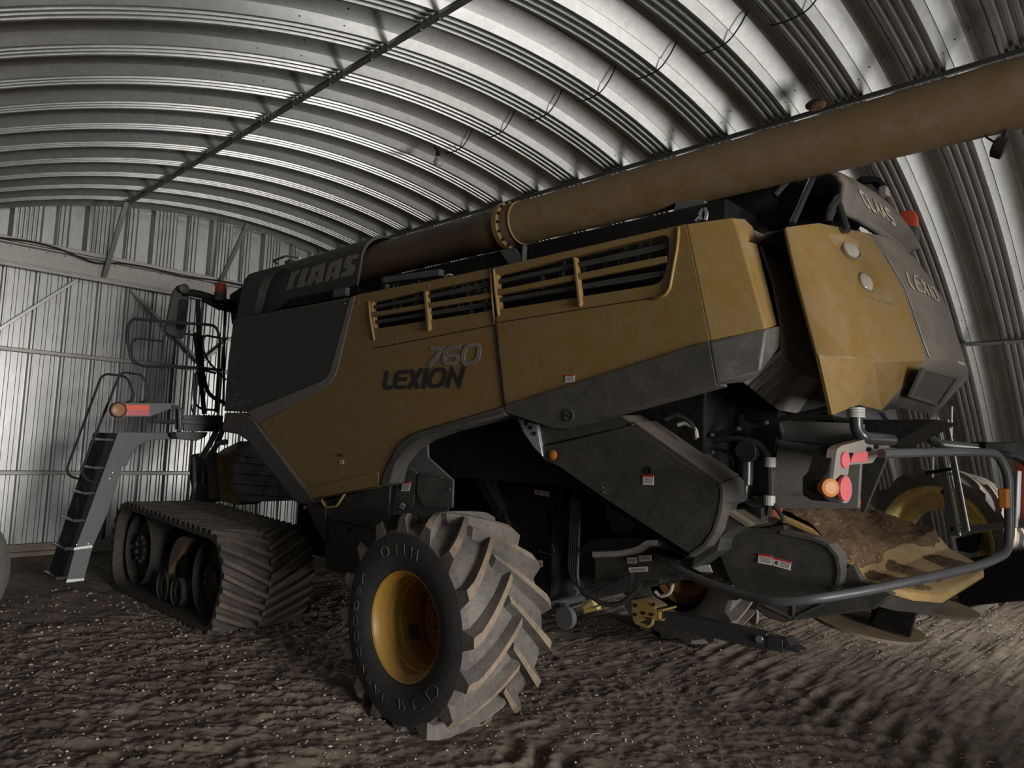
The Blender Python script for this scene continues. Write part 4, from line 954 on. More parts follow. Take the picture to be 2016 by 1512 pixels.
# -------- crawler track units
def track(y0, y1, flip):
    tu = empty('crawler_track', (-8.5, (y0 + y1)/2, 0), parent=None); tu.parent = HV; tu.location = Vector((-8.5, (y0 + y1)/2, 0)) - HV.location
    path = fillet_closed([Vector((-10.22, 0, 1.10)), Vector((-10.22, 0, .035)), Vector((-7.18, 0, .03)), Vector((-6.93, 0, .62)), Vector((-7.16, 0, .99))], [.62, .42, .16, .5, .16], 12)
    n = len(path); pts = []
    seglen = [(path[(i + 1) % n] - path[i]).length for i in range(n)]; tot = sum(seglen)
    def at(s):
        s %= tot
        for i in range(n):
            if s <= seglen[i]: a, b = path[i], path[(i + 1) % n]; t = s/max(seglen[i], 1e-9); d = (b - a).normalized(); return a.lerp(b, t), d
            s -= seglen[i]
        return path[0], (path[1] - path[0]).normalized()
    M_ = 150; ring = []
    for k in range(M_):
        p, d = at(tot*k/M_); nn = Vector((-d.z, 0, d.x))
        cen = Vector((-8.6, 0, .55)); nn = nn if nn.dot(p - cen) > 0 else -nn
        ring.append((p, nn))
    th = .045; m = MB(); rings = []
    for p, nn in ring:
        q = p - nn*th; rings.append([Vector((p.x, y0, p.z)), Vector((p.x, y1, p.z)), Vector((q.x, y1, q.z)), Vector((q.x, y0, q.z))])
    rings.append(rings[0]); m.loft(rings, True, False)
    NB = 58; W = (y1 - y0)/2
    for k in range(NB):
        for side in (0, 1):
            s0 = tot*(k + .5*side)/NB; K = 5; rg = []; dr = []
            for j in range(K):
                t = j/(K - 1); yy = t*W*1.02; yw = (y0 - .004 + yy) if side == 0 else (y1 + .004 - yy)
                p, d = at(s0 - .26*t); nn = Vector((-d.z, 0, d.x)); nn = nn if nn.dot(p - Vector((-8.6, 0, .55))) > 0 else -nn
                hgt = .048; wt, wb = .023, .036
                mk = lambda o_, h_: Vector((p.x, yw, p.z)) + d*o_ + nn*h_
                rg.append([mk(-wb, -.004), mk(-wt, hgt), mk(wt, hgt), mk(wb, -.004)])
            if min(v_.z for r_ in rg for v_ in r_) < -.03: pass
            vs = [p for r_ in rg for p in r_]; fs = []
            for j in range(K - 1): o_ = j*4; fs += [(o_, o_ + 1, o_ + 5, o_ + 4), (o_ + 2, o_ + 3, o_ + 7, o_ + 6)]
            fs += [(0, 1, 2, 3), (4*K - 4, 4*K - 3, 4*K - 2, 4*K - 1)]; m.add(vs, fs); o2 = len(m.v) - len(vs)
            f2 = [(j*4 + 1, j*4 + 2, j*4 + 6, j*4 + 5) for j in range(K - 1)]; m.f += [tuple(i + o2 for i in f) for f in f2]; m.m += [1]*len(f2)
    bl = P_(m, 'belt', [BELT, BELTDRY], tu)
    ys = y0 + .10 if not flip else y1 - .10; sg = 1 if not flip else -1
    WH = dusty('track_wheel_paint_%d' % flip, (0.03, 0.027, 0.025), dust=(.09, .075, .06), rough=.7, amount=.6, top=.3)
    def disc(cx, cz, r_, nm, w=.30, spokes=0):
        m = MB(); a = [(0, r_*.86), (0, r_), (w, r_), (w, r_*.86), (w*.6, r_*.84), (.10, r_*.8), (.12, r_*.45), (.06, r_*.42), (.04, r_*.2), (.04, 0)]
        m.lathe([(q*sg, r__) for q, r__ in a[1:]], (cx, ys, cz), (0, 1, 0), 40)
        if spokes:
            for k in range(spokes):
                an = 2*pi*k/spokes; m.bar((cx + r_*.45*cos(an), ys + .03*sg, cz + r_*.45*sin(an)), (cx + r_*.85*cos(an), ys + .03*sg, cz + r_*.85*sin(an)), .03, .02)
        else:
            for k in range(9):
                an = 2*pi*k/9; m.lathe([(.05*sg, .035), (.01*sg, .03), (.01*sg, 0)], (cx + r_*.33*cos(an), ys, cz + r_*.33*sin(an)), (0, 1, 0), 8)
        P_(m, nm, WH, tu, smooth=True)
    disc(-9.60, .56, .43, 'idler_wheel'); disc(-7.50, .50, .42, 'drive_wheel'); disc(-8.75, .24, .16, 'track_roller', .3, 16); disc(-8.33, .24, .16, 'track_roller', .3, 16)
    m = MB(); arc = []
    for k in range(12):
        a = rad(195 - 125*k/11); arc.append((a, .40, .40 - .26*sin(pi*(k + .6)/12.6)))
    ccx, ccz = -8.30, .46
    out = [Vector((ccx + ro*cos(a), ys + .04*sg, ccz + ro*sin(a))) for a, ro, ri in arc] + [Vector((ccx + (ri + .06)*cos(a), ys + .04*sg, ccz + (ri + .06)*sin(a))) for a, ro, ri in arc[::-1]]
    plate(m, out, [], (0, .12*sg, 0)); lab(P_(m, 'swing_arm', dusty('arm_beige_%d' % flip, (0.16, 0.12, 0.08), rough=.6, amount=.6), tu, bevel=.01), 'beige curved swing arm')
    m = MB(); m.lathe([(0, 0), (0, .13), (.2*sg, .15), (.3*sg, .15)], (-8.33, ys + .06*sg, .52), (0, 1, 0), 20); m.box((-8.6, (y0 + y1)/2, .62), (2.2, .34, .3)); m.bar((-8.4, (y0 + y1)/2, .6), (-8.4, MC, .75), .3, .3); P_(m, 'track_frame', BLACK, tu, bevel=.02)
track(3.22, 4.22, 0); track(2*MC - 4.22, 2*MC - 3.22, 1)

# -------- front: feeder house side, tank, hoses
m = MB(); m.prism([U(*p, 4.25) for p in ((408, 912), (437, 884), (470, 868), (480, 985), (465, 994), (413, 982))], (0, .3, 0)); P_(m, 'feeder_side', GOLD, HV, bevel=.02)
TANKM = dusty('blue_grey_tank', (0.028, 0.036, 0.040), dust=(.12, .11, .09), rough=.5, amount=.3)
m = MB(); m.prism(fillet_closed([U(*p, 4.12) for p in ((457, 905), (470, 868), (500, 870), (600, 985), (480, 988), (463, 965))], [.2, .05, .05, .05, .1, .3], 4), (0, .5, 0)); tk = P_(m, 'side_tank', TANKM, HV, bevel=.02)
m = MB()
for yy, x2 in ((898, 505), (912, 515), (934, 535), (955, 545), (975, 570)): m.bar(U(459, yy - 3, 4.115), U(x2, yy + 4, 4.115), .006, .01)
PS(m, 'tank_rib', BLACK, tk)
m = MB(); m.prism(fillet_closed([U(*p, 4.1) for p in ((375, 895), (405, 890), (412, 985), (398, 990), (382, 985), (373, 940))], .08, 3), (0, .2, 0)); m.box(U(392, 940, 4.05), (.25, .04, .2)); P_(m, 'feeder_coupling', BLACK, HV, bevel=.01)
m = MB()
for s_ in ([(405, 905, 4.1), (425, 880, 4.1), (437, 850, 4.1), (440, 838, 4.0)], [(396, 900, 4.0), (410, 880, 4.0), (425, 850, 4.0)], [(382, 900, 4.0), (384, 960, 4.0), (378, 985, 4.0)], [(445, 870, 4.0), (430, 872, 4.0)]): m.tube(fillet([U(*p) for p in s_], .1), .035, 8)
PS(m, 'front_hose', HOSE, HV, smooth=True)

# -------- access ladder, platform, rails (in planes x = const in front of the body)
XL = -10.1
fX = lambda x: (lambda a, b: UX(a, b, x))
lad = MB(); out = [(232, 851), (348, 852), (355, 864), (305, 866), (290, 869), (275, 876), (259, 892), (250, 917), (241, 917), (214, 1007), (183, 1077), (165, 1143), (130, 1147), (147, 1083), (170, 1022)]
lad.prism([UX(a, b, XL) for a, b in out], (-.05, 0, 0)); LD = P_(lad, 'access_ladder', LIGHTGREY, HV, bevel=.008)
m = MB(); m.prism([UX(a, b, XL + .004) for a, b in ((144, 1083), (182, 1078), (181, 1073), (146, 1078))], (.006, 0, 0)); m.prism([UX(a, b, XL + .004) for a, b in ((130, 1147), (165, 1143), (166, 1138), (131, 1141))], (.006, 0, 0)); lab(PS(m, 'ladder_edging', ALU, LD), 'bright metal edging strip')
screws(((222, 931), (216, 942), (151, 1072), (174, 1071)), 0, LD, .01, surf=fX(XL), ax=(1, 0, 0))
m = MB(); m.prism([UX(a, b, XL - .62) for a, b in ((205, 875), (215, 875), (130, 1125), (117, 1125))], (-.05, 0, 0)); P_(m, 'far_stringer', BLACK, LD, bevel=.006)
m = MB(); m.prism([UX(a, b, XL - .05) for a, b in ((231, 853), (212, 853), (121, 1140), (131, 1147))], (-.6, 0, 0)); P_(m, 'ladder_backing', BLACK, LD, bevel=.01)
m0 = None
for px, py in ((214, 866), (192, 921), (173, 971), (153, 1025), (135, 1080), (118, 1138)):
    q = UX(px + 4, py, XL - .03); m = MB(); m.box((q.x - .28, q.y, q.z), (.56, .13, .035)); m.box((q.x - .0, q.y - .02, q.z), (.015, .10, .045)); P_(m, 'ladder_step', [BLACKTUBE], LD, bevel=.008)
m = MB()
m.tube(fillet([UX(a, b, XL - .02) for a, b in ((194, 951), (171, 946), (160, 927), (235, 738), (244, 733), (276, 737), (284, 745), (293, 776), (290, 788), (272, 794))], .12, 5), .016, 8)
P_(m, 'ladder_handrail', BLACKTUBE, LD, smooth=True)
m = MB()
m.tube(fillet([UX(a, b, XL - .62) for a, b in ((170, 946), (137, 938), (131, 924), (199, 742), (210, 736), (246, 741), (254, 750), (263, 777), (258, 790), (245, 795))], .12, 5), .016, 8)
P_(m, 'ladder_handrail', BLACKTUBE, LD, smooth=True)
XPf = -9.75
m = MB(); m.box((XPf - .4, UX(395, 832, XPf).y + .15, UX(395, 832, XPf).z), (1.0, .9, .05)); m.prism([UX(a, b, XPf) for a, b in ((361, 817), (440, 818), (437, 850), (362, 849))], (-.04, 0, 0)); plf = P_(m, 'platform', STEELGREY, HV, bevel=.006)
screws([(366 + k*9, 817) for k in range(8)] + [(389, 846)], 0, plf, .010, surf=fX(XPf + .002), ax=(1, 0, 0), mat=PURLM, lbl='platform bolt')
m = MB(); m.prism([UX(a, b, XPf - .03) for a, b in ((347, 800), (361, 805), (361, 846), (347, 846))], (-.06, 0, 0)); m.prism([UX(a, b, XPf) for a, b in ((345, 850), (410, 851), (405, 860), (388, 868), (350, 864))], (-.2, 0, 0)); P_(m, 'ladder_hinge', STEELGREY, HV, bevel=.008)
XA = -9.65
m = MB(); m.prism(fillet_closed([UX(a, b, XA) for a, b in ((222, 800), (232, 793), (338, 794), (350, 798), (340, 803), (295, 820), (222, 820), (217, 808))], .03, 3), (-.06, 0, 0)); am = P_(m, 'marker_lamp_arm', LIGHTGREY, HV, bevel=.01)
m = MB(); m.tube(fillet([UX(a, b, XA + .01) for a, b in ((338, 800), (354, 802), (355, 845), (350, 848))], .1, 5), .022, 10); P_(m, 'arm_bracket_tube', GREYTUBE, am, smooth=True)
m = MB(); q = UX(232, 807, XA); m.lathe([(-.03, .085), (.02, .085), (.035, .07), (.04, 0)], q, (1, 0, 0), 28); lab(P_(m, 'amber_lamp', AMBERD, am, smooth=True), 'round brownish amber lamp'); 
m = MB(); m.lathe([(-.02, .095), (.022, .095), (.022, .084)], q, (1, 0, 0), 28); P_(m, 'lamp_rim', BLACK, am, smooth=True)
m = MB(); m.prism([UX(a, b, XA + .004) for a, b in ((248, 797), (294, 797), (294, 807), (248, 807))], (.006, 0, 0)); lab(P_(m, 'upper_reflector', REDHI, am), 'bright orange-red reflector strip')
m = MB(); m.prism([UX(a, b, XA + .004) for a, b in ((248, 807), (294, 807), (294, 818), (248, 818))], (.006, 0, 0)); lab(P_(m, 'lower_reflector', PINK, am), 'dull red reflector strip')
XR = -10.3
def rail(pts, r_, x=XR, nm='handrail', closed=False, mat=BLACKTUBE, fr=.14):
    m = MB(); P0 = [UX(p[0], p[1], p[2] if len(p) > 2 else x) for p in pts]; m.tube(fillet_closed(P0, fr, 5) if closed else fillet(P0, fr, 5), r_, 8, closed); return P_(m, nm, mat, HV, smooth=True)
rail([(443, 640), (430, 815)], .010, -10.0)
rail([(426, 812), (433, 665), (425, 641), (400, 638), (372, 637), (262, 627), (253, 640), (250, 665), (258, 705), (268, 716), (285, 721), (395, 724), (436, 729)], .021, XR)
rail([(372, 635), (373, 660), (367, 730), (361, 815)], .013, XR + .05)
rail([(318, 672), (270, 666), (260, 672), (259, 700), (262, 715)], .016, XR - .7)
rail([(384, 660), (335, 653), (324, 660), (319, 700), (320, 780), (317, 810)], .016, XR - .6)
rail([(425, 735), (396, 727), (383, 735), (381, 785), (388, 800), (400, 806), (424, 807)], .016, XR)
rail([(445, 668), (405, 660), (400, 668), (400, 690), (410, 712), (445, 748)], .016, -10.4)
rail([(380, 812), (376, 800), (378, 797)], .012, XR)
m = MB()
for s_, r_ in (([(390, 590), (391, 660), (398, 770), (402, 815)], .035), ([(385, 655), (392, 720), (396, 760)], .04), ([(396, 660), (398, 730), (410, 778), (445, 795)], .03), ([(443, 590), (442, 640), (440, 800)], .018)): m.tube(fillet([UX(a, b, -10.6) for a, b in s_], .2), r_, 8)
PS(m, 'cab_front_pillar', BLACK, HV, smooth=True)
XM = -10.8
m = MB(); m.prism(fillet_closed([UX(a, b, XM) for a, b in ((343, 572), (352, 560), (364, 562), (372, 585), (372, 600), (362, 668), (350, 665), (325, 655), (338, 585))], .08, 3), (-.06, 0, 0)); mr = P_(m, 'wing_mirror', DARKPL, HV, bevel=.02)
m = MB(); m.prism(fillet_closed([UX(a, b, XM + .003) for a, b in ((352, 588), (371, 590), (362, 650), (345, 648))], .05, 3), (.012, 0, 0)); P_(m, 'mirror_glass', GLASS, mr, bevel=.004)
m = MB(); m.lathe([(0, 0), (0, .06), (.08, .07), (.1, 0)], UX(359, 569, XM + .1), (1, 0, 0), 16); P_(m, 'mirror_motor', DARKPL, mr, smooth=True)
m = MB(); m.tube(fillet([UX(a, b, XM + .1) for a, b in ((362, 575), (390, 578), (430, 590), (465, 600))], .2), [.05]*1 + [.055]*99 if False else .055, 12); m.tube([UX(400, 588, XM + .1), UX(430, 604, XM + .1), UX(465, 612, XM + .1)], .045, 10); P_(m, 'mirror_arm', BLACK, HV, smooth=True)
beacon(UX(433, 592, -10.5), .28, .085, HV, flat('dark_red_beacon', (0.35, 0.05, 0.03), .4))

# -------- wheel arch, inner plates, steps
m = MB(); m.prism([U(*p, 4.02) for p in ((842, 872), (800, 884), (778, 915), (768, 952), (765, 1015), (880, 1015), (893, 945), (843, 900))], (0, .02, 0)); wa = P_(m, 'wheel_arch_liner', STEELGREY, HV, bevel=.01)
m = MB(); m.prism([U(*p, 4.0) for p in ((793, 916), (822, 930), (818, 968), (810, 1000), (776, 1005), (780, 950))], (0, .02, 0)); m.prism([U(*p, 3.99) for p in ((824, 930), (892, 944), (890, 1000), (836, 1000), (820, 970))], (0, .02, 0)); PS(m, 'inner_plate', GREYPL, wa, bevel=.003)
screws(((794, 917), (821, 931), (870, 940), (887, 940), (886, 963), (802, 884), (800, 895)), 3.98, wa, .008)
sticker(((790, 967), (806, 967), (809, 949), (793, 949)), 3.985, wa); sticker(((786, 998), (794, 1003), (799, 994), (792, 989)), 3.985, wa, header=False)
m = MB()
m.prism([U(*p, 3.98) for p in ((600, 992), (640, 985), (640, 1068), (635, 1064))], (0, .1, 0)); m.prism([U(*p, 4.0) for p in ((640, 985), (746, 958), (768, 952), (764, 1020), (720, 1140), (640, 1120))], (0, .5, 0)); sbx = P_(m, 'side_box', DARKPL, HV, bevel=.008)
m = MB(); m.bar(U(642, 1021, 3.995), U(760, 1047, 3.995), .008, .01); m.lathe([(0, .02), (.02, .02), (.02, 0)], U(688, 1041, 4.0), (0, -1, 0), 10); P_(m, 'box_lid_seam', BLACK, sbx)
m = MB(); m.tube(fillet([U(*p, 3.97) for p in ((632, 982), (641, 999), (663, 997), (680, 970))], .04, 4), .013, 8); lab(P_(m, 'grab_handle', flat('cream_yellow_paint', (.55, .38, .14), .4), sbx, smooth=True), 'bent yellow grab handle')
m = MB(); m.lathe([(0, .02), (.01, .018), (.01, 0)], U(600, 999, 3.96), (0, -1, 0), 12); lab(P_(m, 'side_marker', AMBER, sbx), 'small amber marker')
# beams and hoses seen inside the arch
m = MB()
m.bar(U(905, 870, 4.35), U(990, 1010, 4.35), .10, .10); m.bar(U(860, 850, 4.3), U(1070, 905, 4.3), .05, .05); m.prism([U(*p, 4.4) for p in ((985, 945), (1060, 940), (1090, 960), (1085, 1200), (1060, 1210), (1000, 1150))], (0, .4, 0)); m.bar(U(940, 880, 4.4), U(1010, 1070, 4.4), .08, .12)
PS(m, 'frame_member', BLACK, HV, bevel=.008)
sticker(((1053, 973), (1081, 978), (1082, 967), (1053, 963)), 4.39, HV, split=True); sticker(((1059, 1115), (1068, 1116), (1069, 1104), (1060, 1103)), 4.39, HV, header=False)
m = MB(); rr_ = random.Random(11)
def hose(pts, r_, y): m.tube(fillet([U(p[0], p[1], p[2] if len(p) > 2 else y) for p in pts], .35, 6), r_, 8)
for k in range(4): hose([(930 + 3*k, 860), (955 + 2*k, 905 + 3*k), (1010, 925 + 3*k), (1060, 932 + 2*k), (1090, 925)], .016, 4.25)
for k in range(5): hose([(1126 + 4*k, 985), (1122 + 4*k, 1080), (1120 + 4*k, 1130 + 3*k), (1150, 1165 + 3*k), (1200, 1170 - 4*k), (1245, 1150 - 5*k)], .014, 4.3)
hose([(1150, 1165), (1190, 1192), (1225, 1188), (1250, 1165), (1262, 1150)], .018, 4.3)
hose([(1330, 1128), (1400, 1150), (1440, 1148)], .014, 4.3); hose([(1060, 1085), (1085, 1092), (1092, 1082), (1085, 1070)], .006, 4.3)
hose([(1310, 825), (1330, 815), (1360, 832), (1370, 850), (1368, 865)], .016, 4.1)
PS(m, 'hydraulic_hose', HOSE, HV, smooth=True)
m = MB(); m.tube(fillet([U(*p, 4.1) for p in ((1335, 836), (1350, 832), (1370, 845), (1372, 862))], .08), .014, 8); m.tube(fillet([U(*p, 4.3) for p in ((1290, 1165), (1300, 1175), (1320, 1168), (1325, 1150))], .08), .013, 8); lab(PS(m, 'pale_hose', STRIPE_L, HV, smooth=True), 'pale grey bent hose')
# engine sump, boxes and labels under the straw panel
m = MB(); m.prism([U(*p, 4.35) for p in ((1170, 1095), (1290, 1090), (1330, 1100), (1340, 1140), (1170, 1145))], (0, .4, 0)); m.prism([U(*p, 4.45) for p in ((1140, 1080), (1170, 1060), (1290, 1060), (1300, 1150), (1240, 1165), (1150, 1160))], (0, .9, 0)); m.lathe([(0, .16), (.5, .16)], U(1225, 1010, 4.5), (0, 1, 0), 20, True)
eb = P_(m, 'gearbox', DARKPL, HV, bevel=.01)
sticker(((1236, 1109), (1254, 1109), (1254, 1097), (1234, 1098)), 4.34, eb, header=False); sticker(((1259, 1106), (1283, 1104), (1283, 1093), (1257, 1094)), 4.34, eb, header=False); sticker(((1240, 1127), (1276, 1125), (1275, 1115), (1237, 1117)), 4.34, eb, header=False)
m = MB(); m.tube(fillet([U(*p, 4.25) for p in ((1170, 1091), (1225, 1089), (1262, 1080), (1276, 1068), (1300, 1068))], .1), .028, 10); lab(P_(m, 'exhaust_pipe', SILVER, eb, smooth=True), 'bright metal pipe')
m = MB(); m.prism([U(*p, 4.2) for p in ((1360, 1115), (1396, 1112), (1402, 1127), (1378, 1126))], (0, .01, 0)); P_(m, 'label_plate', STRIPE_L, HV)
m = MB(); m.tube([U(1078, 1193, 4.35), U(1150, 1175, 4.5)], .03, 10); m.lathe([(0, 0), (0, .085), (.05, .085), (.05, 0)], U(1110, 1217, 4.3), (0, 1, 0), 24); m.box(U(1110, 1205, 4.36), (.05, .05, .12)); P_(m, 'linkage_rod', STEELGREY, HV, smooth=True)
m = MB()
for a_ in (((1146, 1196), (1165, 1182), (1169, 1193), (1150, 1200)), ((1150, 1200), (1175, 1195), (1175, 1201), (1150, 1208))): m.prism([U(*p, 4.5) for p in a_], (0, .05, 0))
lab(P_(m, 'yellow_bracket', RIMPALE, HV), 'small pale yellow bracket')
m = MB(); m.prism([U(*p, 4.45) for p in ((1115, 1180), (1128, 1155), (1136, 1165), (1130, 1182))], (0, .1, 0)); P_(m, 'mud_flap', STEELGREY, HV)
# rear hitch: yellow bracket and its drawbar
YK = 4.9
HY = dusty('hitch_yellow', (0.36, 0.24, 0.05), rough=.45, amount=.6)
m = MB(); m.prism([U(*p, YK) for p in ((1242, 1180), (1262, 1178), (1290, 1195), (1298, 1222), (1262, 1218), (1246, 1228))], (0, .18, 0)); m.prism([U(*p, YK + .0) for p in ((1294, 1198), (1306, 1199), (1306, 1203), (1298, 1206), (1298, 1218), (1305, 1219), (1303, 1223), (1293, 1221))], (0, .2, 0)); hk = P_(m, 'hitch_bracket', HY, HV, bevel=.006)
m = MB(); m.tube(fillet([U(*p, YK - .02) for p in ((1252, 1226), (1275, 1234), (1284, 1228), (1286, 1218))], .04), .014, 8); P_(m, 'hitch_loop', HY, hk, smooth=True)
screws(((1252, 1192), (1252, 1210), (1268, 1207), (1287, 1190), (1284, 1210)), YK, hk, .014, mat=BLACK, lbl='dark bolt')
m = MB(); a_, b_ = U(1298, 1213, YK + .08), U(1515, 1262, YK + .08); m.bar(a_, b_, .09, .12); m.bar(b_, U(1547, 1270, YK + .08), .10, .09); P_(m, 'drawbar', BLACKTUBE, HV, bevel=.006)
m = MB(); m.prism([U(*p, YK + .03) for p in ((1540, 1256), (1548, 1256), (1557, 1272), (1575, 1282), (1574, 1287), (1548, 1280))], (0, .12, 0)); P_(m, 'drawbar_foot', BLACKTUBE, HV, bevel=.004)
screws(((1495, 1258),), YK + .02, HV, .03, name='drawbar_bolt', lbl='round bolt head')

# -------- grey lower side panel with dusty top
m = MB()
face = [U(*p, 3.97) for p in ((1067, 878), (1246, 836), (1414, 955))] ; cur = [U(*p, 3.97) for p in ((1416, 990), (1410, 1022), (1398, 1050), (1380, 1072), (1356, 1091))]
low = [U(*p, 3.97) for p in ((1200, 990), (1100, 920), (1067, 905))]
m.prism(face + cur + low, (0, .25, 0)); lp = P_(m, 'lower_side_panel', DARKPL, HV, bevel=.012)
m = MB(); A = [U(1246, 836, 3.97), U(1414, 955, 3.97)]; Bk = [U(1297, 833, 4.25), U(1452, 940, 4.25)]
m.loft([[A[0], A[1]], [Bk[0], Bk[1]], [Bk[0] + Vector((0, 0, -.1)), Bk[1] + Vector((0, 0, -.1))], [A[0] + Vector((0, .02, -.08)), A[1] + Vector((0, .02, -.08))]][0:2], False)
m.loft([[U(1225, 818, 4.0), U(1246, 836, 3.97)], [U(1275, 817, 4.28), U(1297, 833, 4.25)]], False)
e = [(1414, 955), (1452, 940), (1459, 950), (1460, 984), (1441, 990), (1431, 1003)]
rim_o = [U(1452, 941, 4.25), U(1460, 950, 4.25), U(1461, 985, 4.25), U(1443, 990, 4.2), U(1432, 1003, 4.12), U(1421, 1040, 4.1), U(1402, 1068, 4.1), U(1366, 1090, 4.1)]
rim_i = [U(1414, 955, 3.965), U(1417, 965, 3.965), U(1417, 985, 3.965), U(1416, 992, 3.965), U(1413, 1010, 3.965), U(1402, 1045, 3.965), U(1384, 1071, 3.965), U(1356, 1091, 3.965)]
m.loft([rim_i, rim_o], False); lt = P_(m, 'panel_rounded_edge', GREYPL, lp); s_ = lt.modifiers.new('thickness', 'SOLIDIFY'); s_.thickness = .02
m = MB(); m.prism([U(*p, 3.98) for p in ((1058, 838), (1225, 818), (1246, 835), (1067, 877))], (0, .25, 0)); P_(m, 'upper_guard_panel', DARKPL, HV, bevel=.008)
m = MB(); m.prism([U(*p, 3.95) for p in ((1018, 822), (1057, 836), (1061, 862), (1068, 899), (1050, 880), (1030, 850))], (0, .04, 0)); br = P_(m, 'mounting_plate', ZINC, HV, bevel=.004); screws(((1036, 833), (1045, 842), (1053, 854)), 3.95, br, .018, mat=BLACK, lbl='dark bolt')
m = MB(); m.prism([U(*p, 4.06) for p in ((1020, 826), (1030, 850), (1068, 903), (1356, 1093), (1352, 1100), (1058, 906), (1012, 830))], (0, .2, 0)); P_(m, 'frame_rail', BLACK, HV, bevel=.006)
m = MB(); m.lathe([(0, .036), (.012, .034), (.018, .02), (.02, 0)], U(1089, 896, 3.97), (0, -1, 0), 24); lab(P_(m, 'side_reflector', AMBER, lp, smooth=True), 'round amber side reflector')
m = MB(); m.lathe([(0, .028), (.008, .028), (.008, .016), (.002, .012), (.002, 0)], U(1277, 926, 3.97), (0, -1, 0), 20); P_(m, 'plug', BLACK, lp, smooth=True)
sticker(((1266, 954), (1287, 955), (1287, 936), (1266, 935)), 3.965, lp); screws(((1188, 960), (1190, 969), (1246, 836)), 3.965, lp, .006)
m = MB(); m.prism([U(*p, 4.12) for p in ((1432, 1003), (1475, 1034), (1450, 1040), (1420, 1060), (1415, 1085), (1360, 1120), (1366, 1092), (1402, 1070), (1422, 1040))], (0, .3, 0)); m.prism([U(*p, 4.34) for p in ((1360, 1095), (1440, 1060), (1480, 1180), (1440, 1150), (1345, 1100))], (0, .3, 0)); P_(m, 'chopper_side', DARKPL, HV, bevel=.008)
m = MB(); m.prism([U(*p, 4.11) for p in ((1432, 1003), (1478, 1034), (1470, 1037), (1426, 1008))], (0, .08, 0)); lab(P_(m, 'dusty_ledge', LUGDUST, HV), 'ledge coated with chaff dust')
# black linkage in front of the discharge chute
m = MB(); cy_ = 4.3
m.tube([U(1470, 885, cy_), U(1468, 955, cy_)], .045, 12); m.tube([U(1468, 955, cy_), U(1466, 985, cy_)], .02, 10); m.lathe([(0, .07), (.06, .07)], U(1467, 888, cy_ - .05), (0, 1, 0), 20, True); m.prism([U(*p, cy_) for p in ((1464, 978), (1486, 985), (1492, 978), (1505, 972), (1508, 990), (1500, 1000), (1478, 998), (1465, 990))], (0, .04, 0)); m.lathe([(0, .10), (.3, .10)], U(1470, 1008, cy_ + .05), (0, 1, 0), 24, True)
P_(m, 'actuator', BLACKTUBE, HV, bevel=.004)
m = MB(); m.tube(fillet([U(*p, cy_) for p in ((1395, 868), (1440, 862), (1490, 870), (1515, 900), (1517, 985), (1514, 1015))], .2, 6), .022, 8); m.tube(fillet([U(*p, cy_) for p in ((1390, 880), (1420, 885), (1440, 895), (1442, 920))], .1), .012, 8); m.tube(fillet([U(*p, cy_) for p in ((1516, 985), (1528, 1000), (1541, 1018), (1542, 1030))], .1), .014, 8); PS(m, 'cable_conduit', HOSE, HV, smooth=True)
m = MB()
for p in ((1516, 910), (1515, 985)): q = U(*p, cy_); m.lathe([(-.03, .034), (.03, .034), (.03, 0), (-.03, 0)], q, (0, 0, 1), 14)
m.prism([U(*p, cy_) for p in ((1394, 853), (1400, 853), (1403, 893), (1397, 893))], (0, .02, 0)); PS(m, 'pipe_clip', STRIPE_L, HV)
m = MB(); m.prism([U(*p, 4.75) for p in ((1390, 850), (1640, 800), (1640, 830), (1540, 840), (1530, 870), (1512, 1030), (1440, 1030), (1400, 960), (1370, 870))], (0, .6, 0)); P_(m, 'chopper_housing', BLACK, HV)
m = MB(); m.bar(U(1394, 858, 4.25), U(1650, 800, 4.25), .03, .03); lr_ = P_(m, 'sealing_rail', BLACK, HV); screws(((1403, 856), (1455, 844), (1510, 832)), 4.22, lr_, .013)
# grey discharge hood walls
m = MB(); m.prism([U(*p, 4.42) for p in ((1533, 826), (1700, 835), (1690, 1000), (1519, 1003), (1525, 920))], (0, .03, 0)); P_(m, 'discharge_wall', dusty('mid_grey_paint', (.13, .133, .13), rough=.5, amount=.3, top=.3), HV, bevel=.006)
m = MB(); m.prism([U(*p, 4.40) for p in ((1533, 826), (1540, 842), (1542, 858), (1536, 862), (1526, 860), (1519, 1003), (1513, 1003), (1522, 900), (1534, 862))], (0, .06, 0)); wallf = P_(m, 'wall_flange', STEELGREY, HV, bevel=.003)
screws(((1541, 853), (1527, 913), (1526, 950), (1588, 975), (1524, 985)), 4.40, wallf, .010, mat=PURLM, lbl='small bolt')
m = MB(); m.prism([U(*p, 4.41) for p in ((1542, 855), (1690, 872), (1690, 880), (1542, 866))], (0, -.03, 0)); m.tube([U(1534, 872, 4.36), U(1640, 888, 4.36)], .022, 10); P_(m, 'hood_bar', GREYTUBE, HV, smooth=False)
m = MB(); m.prism([U(*p, 5.6) for p in ((1700, 900), (1745, 900), (1700, 1010), (1690, 1000))], (0, .05, 0)); P_(m, 'far_chute_wall', DARKPL, HV)
for pts_, y_ in ((((1516, 1004), (1540, 1001), (1538, 1009), (1517, 1018)), 4.38), (((1674, 988), (1694, 984), (1692, 1002), (1680, 996)), 4.6)):
    m = MB(); m.prism([U(*p, y_) for p in pts_], (0, .01, 0)); lab(P_(m, 'red_reflector_strip', REDHI, HV), 'bright orange-red reflective strip')

